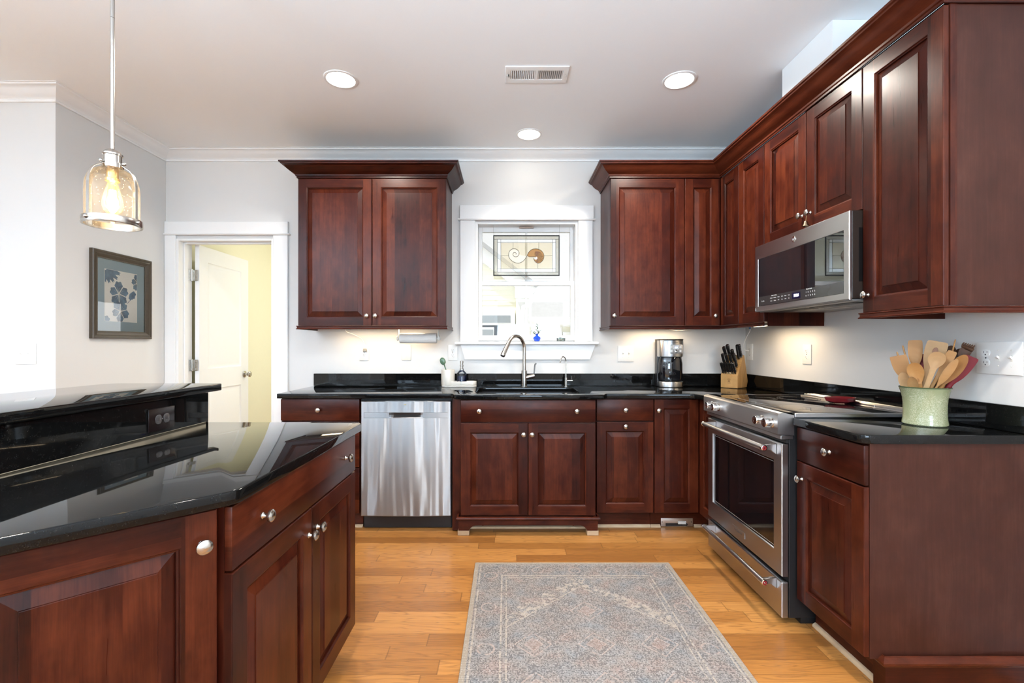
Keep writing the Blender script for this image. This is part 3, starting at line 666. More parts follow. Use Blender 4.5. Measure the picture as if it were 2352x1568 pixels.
# ------------------------------------------------------------------ appliances
dw = thing('dishwasher', 'brushed steel dishwasher under the counter left of the sink cabinet', 'dishwasher', (-.668, 3.3, .01))
MB().box(-.969, -.366, 3.115, 3.63, .10, .8815).box(-.965, -.37, 3.15, 3.6, .002, .099).build('tub', BLACKM, dw)
def pocket_front(fr, u0, u1, z0, z1, hu0, hu1, hz0, hz1, t, bow=.006, deep=.012, nz=14):
    m = MB(); us = [u0, u0+.006, hu0]+[hu0+(hu1-hu0)*k/12 for k in range(1, 12)]+[hu1, u1-.006, u1]
    zs = [z0, z0+.006]+[z0+.006+(hz0-z0-.006)*k/6 for k in range(1, 6)]+[hz0, hz1, z1-.006, z1]
    H = lambda u, z: t+bow*(1-(2*(u-u0)/(u1-u0)-1)**2)-(.005 if u in (u0, u1) or z in (z0, z1) else 0)
    V = {}; vs = []
    for i, u in enumerate(us):
        for j, z in enumerate(zs): V[i, j] = len(vs); vs.append(fr(u, H(u, z), z))
    fs = []
    for i in range(len(us)-1):
        for j in range(len(zs)-1):
            if us[i] >= hu0 and us[i+1] <= hu1 and zs[j] >= hz0 and zs[j+1] <= hz1: continue
            fs.append([V[i, j], V[i+1, j], V[i+1, j+1], V[i, j+1]])
    m.add(vs, fs)
    loop = [(u0, z0), (u1, z0), (u1, z1), (u0, z1)]
    for k in range(4):
        a, c = loop[k], loop[(k+1) % 4]
        m.add([fr(a[0], 0, a[1]), fr(c[0], 0, c[1]), fr(c[0], H(*c), c[1]), fr(a[0], H(*a), a[1])], [[0, 1, 2, 3]])
    return m, H
m, H = pocket_front(FB, -.9675, -.3670, .101, .8655, -.945, -.390, .751, .788, .018)
dd = m.build('door', STEELDW, dw, fix=False)
m = MB(); n = 40     # recessed pocket handle: a flat bar with a deep scoop in the middle
for k in range(n):
    a, c = -.945+.555*k/n, -.945+.555*(k+1)/n; Q = []
    for x in (a, c):
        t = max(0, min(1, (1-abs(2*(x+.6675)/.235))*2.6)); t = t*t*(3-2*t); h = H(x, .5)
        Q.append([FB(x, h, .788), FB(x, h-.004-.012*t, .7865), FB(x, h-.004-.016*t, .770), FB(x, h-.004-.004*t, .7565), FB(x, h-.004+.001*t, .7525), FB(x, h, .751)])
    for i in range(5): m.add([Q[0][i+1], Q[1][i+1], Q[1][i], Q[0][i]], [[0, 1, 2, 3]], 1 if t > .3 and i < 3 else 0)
m.build('handle', [steel('handle_steel', (.34, .34, .34), .36, 'h', .03, 0, .85), steel('scoop_shade_steel', (.10, .10, .10), .4, 'h')], dd, fix=False)  # scoop faces take a darker steel: their shade is put into the colour
MB().box(-.966, -.3685, 3.090, 3.12, .8665, .8715).build('control_strip', BLACK, dw)
MB().fbox(FB, -.68, -.664, .0242, .0252, .838, .843, .0003).build('badge', plain('gold_badge', (.55, .43, .18), .3, .8), dd)
MB().box(-.962, -.373, 3.140, 3.149, .004, .098, .002).build('toe_panel', BLACK, dw)

rg = thing('range', 'slide-in stainless steel range with black glass cooktop in right-hand run', 'range', (1.5, 2.43, 0))
RY0, RY1 = 2.052, 2.808; FO = Fr((1.24, 0, 0), (0, -1, 0), (-1, 0, 0))
MB().box(1.245, 1.84, RY0+.002, RY1-.002, .03, .912, .002).box(1.30, 1.82, RY0+.01, RY1-.01, .002, .029).build('body', BLACKM, rg)
# oven door: steel frame around a dark window
def win_frame(fr, u0, u1, z0, z1, a, b, c, d, t):
    m = MB(); e = .004
    R = lambda q, n: [fr(u0+q, n, z0+q), fr(u1-q, n, z0+q), fr(u1-q, n, z1-q), fr(u0+q, n, z1-q)]
    I = lambda q, n: [fr(a+q, n, c+q), fr(b-q, n, c+q), fr(b-q, n, d-q), fr(a+q, n, d-q)]
    L = [R(0, 0), R(0, t-e), R(e*.35, t-e*.35), R(e, t), I(0, t), I(.002, t-.002), I(.003, t-.010)]
    for p, q in zip(L, L[1:]):
        for i in range(4): m.add([p[i], p[(i+1) % 4], q[(i+1) % 4], q[i]], [[0, 1, 2, 3]])
    return m, I
m, I = win_frame(FO, -2.806, -2.054, .212, .797, -2.745, -2.114, .309, .716, .028)
od = m.build('oven_door', STEEL, rg, fix=False)
MB().add(I(.003, .019), [[0, 1, 2, 3]]).build('oven_window', OVENGLASS, od, fix=False)
fr_ = MB(); L1, L2 = I(.012, .0198), I(.0145, .0198)
for i in range(4): fr_.add([L1[i], L1[(i+1) % 4], L2[(i+1) % 4], L2[i]], [[0, 1, 2, 3]])
fr_.build('window_line', plain('pale_line', (.32, .31, .29), .4), od, fix=False)
def bar_handle(parent, y0, y1, x, z, r, xf):
    h = MB().tube([(x, y0+.004, z), (x, y1-.004, z)], r, 20).build('handle', STEEL, parent)
    for y, sg in ((y0, -1), (y1, 1)):
        T = Matrix.Translation((x, y, z)) @ Matrix.Rotation(PI/2*(1 if sg < 0 else -1), 4, 'X')
        MB().lathe([(r+.0005, -.014), (r+.002, -.012), (r+.002, -.002), (r+.001, .0005), (.0098, .001), (.0098, -.001), (0, -.001)], T, 24).build('end_cap', CHROME, h)
        MB().lathe([(0, .0012), (.0035, .0010), (.0040, 0), (0, 0)], T, 16).build('medallion_center', CHROME, h)
        MB().lathe([(.0041, .0001), (.0096, .0001), (.0094, -.0008), (.0041, -.0008)], T, 24).build('medallion', REDMED, h)
        yc = y-sg*.022
        P = [(x+.004, z+.009), (x+.004, z-.010), (xf-.024, z-.012), (xf-.0005, z-.030), (xf-.0005, z+.014), (x+.02, z+.012)]
        MB().add([(px, yc-.008, pz) for px, pz in P]+[(px, yc+.008, pz) for px, pz in P], [[0, 1, 2, 3, 4, 5], [11, 10, 9, 8, 7, 6]]+[[i, (i+1) % 6, (i+1) % 6+6, i+6] for i in range(6)]).build('bracket', STEEL, h)
bar_handle(od, 2.080, 2.730, 1.150, .774, .0125, 1.211)
lp = MB().fbox(FO, -2.500, -2.370, .0282, .0305, .246, .275, .0008).build('logo_plate', STEEL, od)
text('logo_lettering', 'KitchenAid', .017, DARKMETAL, FO.mat(-2.435, .0306, .2605), lp)
dr = MB().box(1.213, 1.243, 2.054, 2.806, .028, .187, .004).build('warming_drawer', STEEL, rg)
bar_handle(dr, 2.080, 2.735, 1.152, .172, .0115, 1.2125)
cp = [(1.190, .842), (1.2625, .836), (1.2625, .9145), (1.262, .925), (1.215, .937), (1.196, .934), (1.190, .926)]
m = MB(); N = len(cp)
m.add([(x, RY0-.006, z) for x, z in cp]+[(x, RY1+.006, z) for x, z in cp], [list(range(N)), list(range(2*N-1, N-1, -1))]+[[i, (i+1) % N, (i+1) % N+N, i+N] for i in range(N)])
pn = m.build('control_panel', STEEL, rg)
MB().box(1.207, 1.262, RY0-.001, RY1+.001, .818, .835, .002).build('vent_trim', STEEL, rg)
MB().box(1.232, 1.25, RY0+.004, RY1-.004, .80, .816).build('vent_gap', BLACKM, rg)
KP = [(0, .0), (.0225, .0), (.0225, .005), (.0185, .007), (.0185, .015), (.0205, .017), (.0205, .036), (.0190, .0395), (.010, .041), (0, .041)]
kr = MB().lathe(KP, None, 28)
for k in range(24):
    a = 2*PI*k/24; kr.box(-.001, .001, .0195, .0212, .018, .035, T=Matrix.Rotation(a, 4, 'Z'))
KM = kr.build('knob', CHROME)
for k, (y, z) in enumerate(((2.69, .886), (2.612, .886), (2.165, .886), (2.087, .886))):
    fk = Fr((1.190, 0, 0), (0, -1, 0), (-1, 0, 0)); M = fk.mat(-y, .0002, z)
    if k == 0: place(KM, M, pn)
    else: inst(KM, 'knob', M, pn)
ck = MB().slab([(1.2640, RY0+.010), (1.762, RY0+.010), (1.762, RY1-.010), (1.2640, RY1-.010)], .9125, .9345, .001).build('cooktop_glass', BLACKGLASS, rg)
MB().slab([(1.217, RY0+.0), (1.2635, RY0+.0), (1.2635, RY1), (1.217, RY1)], .9368, .9376, .0003).build('glass_front', BLACKGLASS, rg)
m = MB().box(1.2640, 1.842, RY0-.010, RY0+.0095, .9155, .9335, .003).box(1.2640, 1.842, RY1-.0095, RY1+.008, .9155, .9335, .003)
m.build('side_rail', STEEL, rg)
v = MB().box(1.763, 1.842, RY0+.010, RY1-.010, .9125, .936, .002)
for k in range(4): v.box(1.772+.017*k, 1.781+.017*k, RY0+.03, RY1-.03, .936, .946, .003)
for k in range(5): v.box(1.770, 1.836, RY0+.022+.170*k, RY0+.028+.170*k, .936, .944, .001)
v.build('rear_vent', STEEL, rg)
m = MB()
for q in range(2):
    for c in ((1.43, 2.24, .105), (1.43, 2.62, .08), (1.64, 2.24, .08), (1.64, 2.62, .105)):
        pts = [(c[0]+(c[2]-.012*q)*math.cos(2*PI*i/48), c[1]+(c[2]-.012*q)*math.sin(2*PI*i/48), .9347) for i in range(48)]
        m.tube(pts, .0007, 4, closed=True, flat=.15)
m.build('burner_ring', plain('burner_print', (.06, .06, .062), .2), ck)
m = MB().box(1.3, 1.3012, 2.25, 2.62, .9346, .9349)
for k in range(6): m.box(1.29, 1.3, 2.25+.07*k, 2.2515+.07*k, .9346, .9349)
m.build('touch_marks', plain('control_print', (.3, .3, .3), .3), ck)

mw = thing('microwave', 'stainless over-the-range microwave with mirrored black glass', 'microwave', (1.66, 2.36, 1.43))
FM = Fr((1.4705, 0, 0), (0, -1, 0), (-1, 0, 0)); MY0, MY1 = 1.985, 2.737
MB().box(1.472, 1.8665, MY0, MY1, 1.432, 1.8085, .003).build('case', BROWNMETAL, mw)
MB().box(1.500, 1.528, MY0-.0012, MY0+.0008, 1.505, 1.735, .0005).build('pocket_handle', plain('pocket_black', (.004, .003, .003), .6, spec=.1), mw)
m, I = win_frame(FM, -2.737, -1.985, 1.427, 1.807, -2.704, -2.0155, 1.455, 1.731, .0125)
fd_ = m.build('door', STEEL, mw, fix=False)
gl_ = MB().add(I(.003, .0105), [[0, 1, 2, 3]]).build('door_glass', MIRRORGLASS, fd_, fix=False)
MB().fbox(FM, -2.70, -2.0195, .0106, .0108, 1.459, 1.5095).build('control_panel', plain('touch_panel', (.030, .029, .030), .12, spec=.6), fd_)
INK = plain('panel_ink', (.75, .75, .75), .5)
disp = MB().fbox(FM, -2.385, -2.315, .0109, .0112, 1.468, 1.500).build('clock_display', plain('display_glass', (.004, .006, .03), .1), fd_)
text('clock_digits', '11:24', .019, glow('clock_glow', (.75, .88, 1.0), 5), FM.mat(-2.350, .0113, 1.4845), disp)
ROW = (('Popcorn', 'Beverage', 'Potato'), ('Reheat', 'Defrost', 'Melt'))
m = text('panel_heading', 'Sensor Cooking', .0075, INK, FM.mat(-2.545, .0109, 1.506), fd_)
for r_ in range(2):
    for k in range(3): text('panel_lettering', ROW[r_][k], .0065, INK, FM.mat(-2.570+.034*k, .0109, 1.493-.016*r_), fd_)
    for k in range(3): text('panel_lettering', (('Cook', 'Power', 'Timer'), ('Time', 'Level', 'Set'))[r_][k], .0065, INK, FM.mat(-2.470+.03*k, .0109, 1.493-.016*r_), fd_)
    text('panel_digits', ('1    2    3    4    5', '6    7    8    9    0')[r_], .010, INK, FM.mat(-2.24, .0109, 1.491-.017*r_), fd_)
text('panel_heading', 'Express Cook', .0075, INK, FM.mat(-2.25, .0109, 1.506), fd_)
text('maker_lettering', 'Profile', .012, plain('grey_ink', (.28, .28, .28), .5), FM.mat(-2.655, .0109, 1.483), fd_)
bd = MB().lathe([(0, .002), (.013, .002), (.0158, .0012), (.0162, 0)], FM.mat(-2.366, .0126, 1.771), 32).build('badge', CHROME, fd_)
text('badge_lettering', 'GE', .016, plain('badge_ink', (.35, .36, .38), .3), FM.mat(-2.366, .0148, 1.771), bd)
MB().fbox(FM, -2.736, -2.726, .0126, .0140, 1.431, 1.447, .001).build('door_corner', CHROME, fd_)
m = MB().box(1.48, 1.86, MY0+.01, MY1-.01, 1.424, 1.4315, .002).build('bottom_plate', plain('grey_enamel', (.30, .30, .29), .4, .3), mw)
g_ = MB()
for k in range(26): g_.box(1.53, 1.60, 2.05+.012*k, 2.056+.012*k, 1.4215, 1.4238)
for k in range(26): g_.box(1.53, 1.60, 2.39+.012*k, 2.396+.012*k, 1.4215, 1.4238)
g_.build('grease_filter', DARKMETAL, mw)
MB().box(1.66, 1.71, 2.28, 2.44, 1.4205, 1.4238, .001).build('work_light', plain('frosted_lens', (.5, .5, .48), .4), mw)

# ------------------------------------------------------------------ sink and taps
sk = thing('sink', 'black undermount sink set into the counter under the window', 'sink', (.145, 3.306, .70))
m = MB(); rings = [(rrect(-.203, .493, 3.110, 3.503, .05), .8828), (rrect(-.203, .493, 3.110, 3.503, .05), .8815), (rrect(-.190, .480, 3.123, 3.490, .055), .72), (rrect(-.165, .455, 3.148, 3.465, .04), .70)]
rings = [(rrect(-.222, .512, 3.095, 3.52, .06), .8825)]+rings
b0 = None
vs = []; fs = []; n = len(rings[0][0])
for pts, z in rings: vs += [(p[0], p[1], z) for p in pts]
for k in range(len(rings)-1):
    for i in range(n): j = (i+1) % n; fs.append([k*n+i, k*n+j, k*n+n+j, k*n+n+i])
fs.append([(len(rings)-1)*n+i for i in range(n)])
m.add(vs, fs); m.build('basin', plain('black_composite', (.018, .018, .019), .22, spec=.5), sk)
MB().lathe([(0, .003), (.030, .003), (.034, .005), (.042, .004), (.044, 0)], Matrix.Translation((.145, 3.33, .7005)), 28).build('strainer', CHROME, sk)
fa = thing('faucet', 'brushed nickel gooseneck kitchen faucet with pull-down spray head', 'faucet', (.133, 3.555, .915))
T0 = Matrix.Translation((.133, 3.555, .9155))
MB().lathe([(0, 0), (.024, 0), (.0245, .003), (.0218, .005), (.0218, .122), (.0200, .1245), (.0150, .125), (0, .125)], T0, 28).build('body', NICKEL, fa)
D = Vector((-.72, -.69, 0)); O = Vector((.133, 3.555, 0)); P = [O+Vector((0, 0, 1.038)), O+Vector((0, 0, 1.12)), O+Vector((0, 0, 1.205))]
R = .088
for k in range(1, 12): a = PI*k/12*.92; P.append(O+D*(R-R*math.cos(a))+Vector((0, 0, 1.205+R*math.sin(a)*1.08)))
MB().tube(smooth_pts(P, 3), .0138, 16).build('neck', NICKEL, fa)
e = P[-1]; d = (P[-1]-P[-2]).normalized(); e2 = e+d*.115
MB().tube([e, e+d*.004, e+d*.005, e+d*.03, e+d*.10, e2-d*.003, e2], [.0140, .0140, .0158, .0160, .0182, .0182, .0165], 20).build('spray_head', NICKEL, fa)
MB().tube([e2-d*.001, e2+d*.002], .014, 16).build('nozzle', BLACK, fa)
hb = MB().tube([(.150, 3.553, .985), (.168, 3.551, .989), (.212, 3.548, 1.000)], [.016, .0165, .0155], 18).build('lever_hub', NICKEL, fa)
lv = smooth_pts([(.206, 3.549, 1.002), (.2095, 3.549, 1.03), (.212, 3.549, 1.062), (.2155, 3.549, 1.085), (.2245, 3.549, 1.094)], 4)
MB().tube(lv, [.0048+.0012*k/len(lv) for k in range(len(lv))], 10, flat=1.5).build('lever', DARKMETAL, fa)
wf = thing('water_tap', 'thin brushed nickel filtered water tap right of the kitchen faucet', 'faucet', (.452, 3.56, .915))
T0 = Matrix.Translation((.452, 3.56, .9155))
MB().lathe([(0, 0), (.018, 0), (.018, .003), (.0115, .006), (.0110, .066), (.008, .068), (.0045, .070), (0, .070)], T0, 20).build('body', NICKEL, wf)
P = [(.452, 3.56, .98), (.452, 3.56, 1.06), (.452, 3.56, 1.105)]
for k in range(1, 11): a = PI*k/10*.9; P.append((.452-.70*(.034-.034*math.cos(a)), 3.56-.7*(.034-.034*math.cos(a)), 1.105+.040*math.sin(a)))
P.append((P[-1][0]-.005, P[-1][1]-.005, P[-1][2]-.016))
MB().tube(smooth_pts(P, 3), .0046, 10).build('neck', NICKEL, wf)
MB().tube([(.460, 3.558, .961), (.503, 3.555, .961)], .0068, 12).build('handle', NICKEL, wf)
MB().tube([(.496, 3.5555, .965), (.4965, 3.5555, .997)], .0024, 8).build('handle_pin', NICKEL, wf)

# ------------------------------------------------------------------ lamps
BULB = glow('recessed_lamp_glow', (1.0, .90, .74), 9.0)
def can(x, y, label, pw):
    t = thing('ceiling_light', label, 'ceiling light', (x, y, ZC), group='recessed lights over the kitchen')
    T = Matrix.Translation((x, y, ZC-.0005)) @ Matrix.Rotation(PI, 4, 'X')
    MB().lathe([(.094, 0), (.093, .003), (.086, .006), (.079, .005), (.076, .001), (.076, 0)], T, 40).build('trim_ring', TRIMW, t)
    MB().lathe([(0, .0012), (.0755, .0008), (.0755, 0), (0, 0)], T, 40).build('lens', BULB, t)
    lamp('ceiling_area_lamp', 'AREA', (0, 0, -.012), pw, (1, .92, .82), (0, 0, 0), t, shape='DISK', size=.14, spread=1.3 if pw < 5 else 2.7)
can(-.943, 2.647, 'round recessed ceiling light at left, above the dishwasher', 10); can(.983, 2.655, 'round recessed ceiling light at right, nearest the oven', 11)
can(.159, 3.336, 'round recessed ceiling light over the sink, closest to the window', 1.0)
pd = thing('pendant_lamp', 'brushed nickel pendant lamp with seeded glass bell over the bar', 'pendant lamp', (-1.43, 1.69, ZC))
TP = Matrix.Translation((-1.43, 1.69, 0))
MB().lathe([(0, ZC-.001), (.062, ZC-.001), (.062, ZC-.012), (.050, ZC-.024), (.010, ZC-.028), (0, ZC-.028)], TP, 32).build('canopy', NICKEL, pd)
MB().tube([(-1.43, 1.69, ZC-.02), (-1.43, 1.69, 2.42)], .0068, 14).build('rod', NICKEL, pd)
MB().tube([(-1.43, 1.69, 2.419), (-1.43, 1.69, 1.93)], .0068, 14).build('rod', NICKEL, pd)
MB().lathe([(0, 1.944), (0.0102, 1.943), (0.0221, 1.936), (0.0272, 1.928), (0.0306, 1.925), (0.0306, 1.920), (0.0272, 1.918), (0.0272, 1.892), (0.0340, 1.890), (0.0340, 1.873), (0.0255, 1.871), (0, 1.871)], TP, 36).build('socket_cap', NICKEL, pd)
def seeded():
    g = G('seeded_glass'); nt = g.t; out = nt.nodes['Material Output']; p, x, y, z = g.obj()
    v = g.n('ShaderNodeTexVoronoi', {'Vector': p, 'Scale': 120.0}); dot = g.M('MULTIPLY', g.ramp(v.outputs['Distance'], [(.12, (1, 1, 1)), (.2, (0, 0, 0))]), g.ramp(g.white(v.outputs['Color']), [(.55, (0, 0, 0)), (.6, (1, 1, 1))], 'CONSTANT'))
    lw = g.n('ShaderNodeLayerWeight', {'Blend': .28}); tr = g.n('ShaderNodeBsdfTransparent', {0: (.96, .91, .82, 1)}); gl = g.n('ShaderNodeBsdfGlossy', {'Roughness': .05})
    df = g.n('ShaderNodeBsdfTranslucent', {0: (1, .93, .82, 1)}); d2 = g.n('ShaderNodeBsdfDiffuse', {0: (.95, .92, .86, 1)}); ad = g.n('ShaderNodeMixShader', {0: .5}); nt.links.new(df.outputs[0], ad.inputs[1]); nt.links.new(d2.outputs[0], ad.inputs[2])
    m1 = g.n('ShaderNodeMixShader'); g.set(m1.inputs[0], g.M('MULTIPLY', lw.outputs['Fresnel'], .8)); nt.links.new(tr.outputs[0], m1.inputs[1]); nt.links.new(gl.outputs[0], m1.inputs[2])
    m2 = g.n('ShaderNodeMixShader'); g.set(m2.inputs[0], g.M('ADD', g.M('MULTIPLY', dot, .6), .035)); nt.links.new(m1.outputs[0], m2.inputs[1]); nt.links.new(ad.outputs[0], m2.inputs[2])
    nt.links.new(m2.outputs[0], out.inputs[0]); return g.m
bell = [(0.0277, 1.872), (0.0423, 1.868), (0.0601, 1.856), (0.0716, 1.838), (0.0782, 1.815), (0.0797, 1.79), (0.0797, 1.685), (0.0797, 1.672)]
MB().lathe(bell, TP, 48).build('glass_shade', seeded(), pd)
MB().lathe([(0.0805, 1.690), (0.0874, 1.690), (0.0886, 1.686), (0.0886, 1.668), (0.0870, 1.665), (0.0801, 1.665), (0.0801, 1.672), (0.0805, 1.690)], TP, 48).build('rim_ring', NICKEL, pd)
for sg in (52, -52, 180):
    ca, sa = math.cos(math.radians(sg)), math.sin(math.radians(sg)); dx, dy = .646*ca+.763*sa, -.763*ca+.646*sa; m = MB(); T = Matrix(((dx, -dy, 0, -1.43), (dy, dx, 0, 1.69), (0, 0, 1, 0), (0, 0, 0, 1)))
    cur = [(0.0316, 1.884), (0.0447, 1.8745), (0.0631, 1.8615), (0.0751, 1.842), (0.0812, 1.817), (0.0828, 1.79), (0.0830, 1.69)]
    cur = [(p.x, p.y) for p in smooth_pts([(a, b, 0) for a, b in cur], 4)]
    vs = [(r+o, w, z) for r, z in cur for o, w in ((0, -.006), (0, .006), (.0018, .006), (.0018, -.006))]
    fs = [[4*k+i, 4*k+(i+1) % 4, 4*k+4+(i+1) % 4, 4*k+4+i] for k in range(len(cur)-1) for i in range(4)]+[[0, 1, 2, 3], [4*len(cur)-1-i for i in range(4)]]
    m.add([T @ Vector(v) for v in vs], fs)
    m.build('strap', NICKEL, pd)
    for r, z in ((0.0400, 1.889), (0.0901, 1.678)):
        q = MB().ball(T @ Vector((r, 0, z)), .0072); q.build('thumb_screw', NICKEL, pd)
MB().lathe([(0, 1.875), (.018, 1.875), (.018, 1.838), (.022, 1.836), (.022, 1.826), (.014, 1.824), (0, 1.824)], TP, 24).build('socket', plain('brass_socket', (.62, .45, .22), .3, .9), pd)
bb = MB().lathe([(.013, 1.826), (.016, 1.815), (.024, 1.785), (.031, 1.755), (.0315, 1.738), (.026, 1.720), (.013, 1.708), (0, 1.705)], TP, 28).build('bulb', thin('bulb_glass', (1, .93, .78), 1.2, haze=.05, hcol=(1, .8, .5)), pd)
m = MB()
for k in range(8):
    a = 2*PI*k/8; m.tube([(-1.43+.0085*math.cos(a), 1.69+.0085*math.sin(a), 1.795), (-1.43+.012*math.cos(a), 1.69+.012*math.sin(a), 1.728)], .0018, 6)
m.build('filament', glow('filament_glow', (1.0, .78, .42), 22), bb)
lamp('pendant_bulb', 'POINT', (0, 0, 1.76-ZC), 1.5, (1, .72, .40), (0, 0, 0), pd, shadow_soft_size=.02)
LB = glow('strip_glow', (1.0, .80, .50), 4)
for lab, x0, x1, y0, y1, pw, rz in (('thin warm light bar hidden under the cabinet left of the window', -1.30, -.62, 3.50, 3.535, .7, 0), ('thin warm light bar hidden under the cabinet right of the window', .95, 1.35, 3.50, 3.535, .7, 0), ('short warm light bar hidden under the slim cabinet beside the microwave', 1.68, 1.715, 2.78, 3.2, 1.0, 1)):
    t = thing('under_cabinet_light', lab, 'light bar', ((x0+x1)/2, (y0+y1)/2, 1.362))
    MB().box(x0, x1, y0, y1, 1.360, 1.3715, .002).build('housing', WHITEP, t); MB().box(x0+.01, x1-.01, y0+.008, y1-.008, 1.3575, 1.3598).build('diffuser', LB, t)
    lamp('light_bar_lamp', 'AREA', (0, 0, -.012), pw, (1, .76, .5), (0, 0, 0), t, shape='RECTANGLE', size=x1-x0-.02, size_y=y1-y0-.01)

# ------------------------------------------------------------------ outlets and switches
FBW = Fr((0, YB-.0006, 0), (1, 0, 0), (0, -1, 0)); FRW = Fr((XR-.0006, 0, 0), (0, -1, 0), (-1, 0, 0)); FLW = Fr((0, YF-.0006, 0), (1, 0, 0), (0, -1, 0)); FIR = Fr((-1.2459, 0, 0), (0, 1, 0), (1, 0, 0))
def plate(fr, u, z, w, h, devs, label, cat='outlet', mt=None, rot=False, sock=None, name='wall_outlet', group=None):
    p = fr(u, 0, z); t = thing(name, label, cat, tuple(p), group); mt = mt or WHITEP; sm = sock or mt
    pl = MB().fbox(fr, u-w/2, u+w/2, 0, .0055, z-h/2, z+h/2, .0025, 0, 2).build('cover_plate', mt, t)
    n = len(devs)
    for k, d in enumerate(devs):
        c = u+(k-(n-1)/2)*.046
        if d == 'o':
            for s in (1, -1):
                cu, cz = (c+s*.0195, z) if rot else (c, z+s*.0195)
                M = fr.mat(cu, .0055, cz)
                if rot: M = M @ Matrix.Rotation(PI/2, 4, 'Z')
                o = MB().slab(rrect(-.0168, .0168, -.0142, .0142, .011), 0, .0016, .0006, T=M).build('socket', sm, t)
                MB().box(-.0075, -.0055, -.001, .007, .0015, .0019, T=M).box(.0055, .0075, .0005, .0065, .0015, .0019, T=M).lathe([(0, .0019), (.0026, .0019), (.0026, .0015), (0, .0015)], M @ Matrix.Translation((0, -.0068, 0)), 12).build('slot', SLOT, o)
            MB().lathe([(0, .0012), (.0028, .0008), (.0032, 0), (0, 0)], fr.mat(c, .0055, z), 12).build('screw', SLOT if mt is WHITEP else sm, t)
        elif d == 's':
            MB().fbox(fr, c-.0055, c+.0055, .005, .0062, z-.012, z+.012, .0004).build('switch_slot', IVORYP, t)
            MB().add([fr(c-.0042, .0058, z-.004), fr(c+.0042, .0058, z-.004), fr(c+.0042, .0058, z+.006), fr(c-.0042, .0058, z+.006), fr(c-.0038, .016, z+.0045), fr(c+.0038, .016, z+.0045), fr(c+.0038, .015, z+.011), fr(c-.0038, .015, z+.011)], [[4, 5, 6, 7], [0, 1, 5, 4], [1, 2, 6, 5], [2, 3, 7, 6], [3, 0, 4, 7]]).build('toggle', WHITEP, t)
            for q in (-.030, .030): MB().lathe([(0, .0012), (.0028, .0008), (.0032, 0), (0, 0)], fr.mat(c, .0055, z+q), 12).build('screw', IVORYP, t)
        else:
            for q in (-.030, .030): MB().lathe([(0, .0012), (.0028, .0008), (.0032, 0), (0, 0)], fr.mat(c, .0055, z+q), 12).build('screw', IVORYP, t)
    return t
plate(FBW, -1.116, 1.174, .074, .121, 'o', 'white duplex outlet with a cord plugged in, below the left wall cabinet')
plate(FBW, -.786, 1.174, .074, .121, 'b', 'blank ivory wall plate under the paper towel roll', 'wall plate', IVORYP, name='blank_plate')
plate(FBW, -.4225, 1.173, .074, .121, 'o', 'white duplex outlet beside the window apron, above the ceramic caddy')
plate(FBW, .932, 1.166, .124, .125, 'ss', 'double toggle switch plate between the window and the coffee maker', 'light switch', name='switch_plate')
plate(FRW, -3.574, 1.181, .080, .125, 'o', 'white outlet in the right corner behind the knife block')
plate(FRW, -2.897, 1.1755, .083, .122, 'o', 'white duplex outlet alone on the wall above the range')
plate(FRW, -1.767, 1.184, .166, .124, 'oss', 'wide white plate with outlet and two toggles right of the utensil crock', 'outlet', name='outlet_switch_plate')
plate(FLW, -2.844, 1.182, .121, .124, 'ss', 'double toggle switch plate on the far left wall', 'light switch', name='switch_plate')
plate(FIR, 1.678, .969, .126, .079, 'o', 'dark brown outlet on its side in the black granite riser', 'outlet', plain('brown_plastic', (.010, .006, .006), .2, spec=.35), True, plain('dark_brown_plastic', (.06, .055, .055), .1, spec=.9))
WIRE = plain('white_cord', (.82, .80, .74), .45)
c = MB().tube(smooth_pts([(-1.255, 3.60, 1.367), (-1.235, 3.60, 1.335), (-1.19, 3.61, 1.318), (-1.13, 3.625, 1.28), (-1.105, 3.62, 1.235), (-1.104, 3.615, 1.21)], 6), .0028, 8).build('power_cord', WIRE)
tag(c, 'thin white cord looping from left wall cabinet down to the outlet', 'cord')
MB().box(-1.117, -1.091, 3.612, 3.6405, 1.182, 1.207, .004).build('plug', plain('clear_plug', (.35, .33, .28), .3), c)
c = MB().tube(smooth_pts([(1.80, 3.45, 1.367), (1.806, 3.46, 1.34), (1.80, 3.50, 1.29), (1.80, 3.54, 1.23), (1.82, 3.56, 1.195), (1.845, 3.566, 1.19), (1.858, 3.568, 1.188)], 6), .0028, 8).build('power_cord', WIRE)
tag(c, 'white cord hanging from corner cabinet to the outlet behind the knife block', 'cord')
MB().tube([(1.80, 3.45, 1.371), (1.80, 3.45, 1.352)], .007, 10).build('connector', plain('blue_connector', (.05, .16, .38), .4), c)
c = MB().tube(smooth_pts([(1.19, 3.50, 1.367), (1.215, 3.50, 1.352), (1.28, 3.50, 1.340), (1.35, 3.50, 1.346), (1.43, 3.50, 1.366)], 6), .0024, 8).build('power_cord', WIRE)
tag(c, 'thin wire sagging below the cabinet above the coffee maker', 'cord')

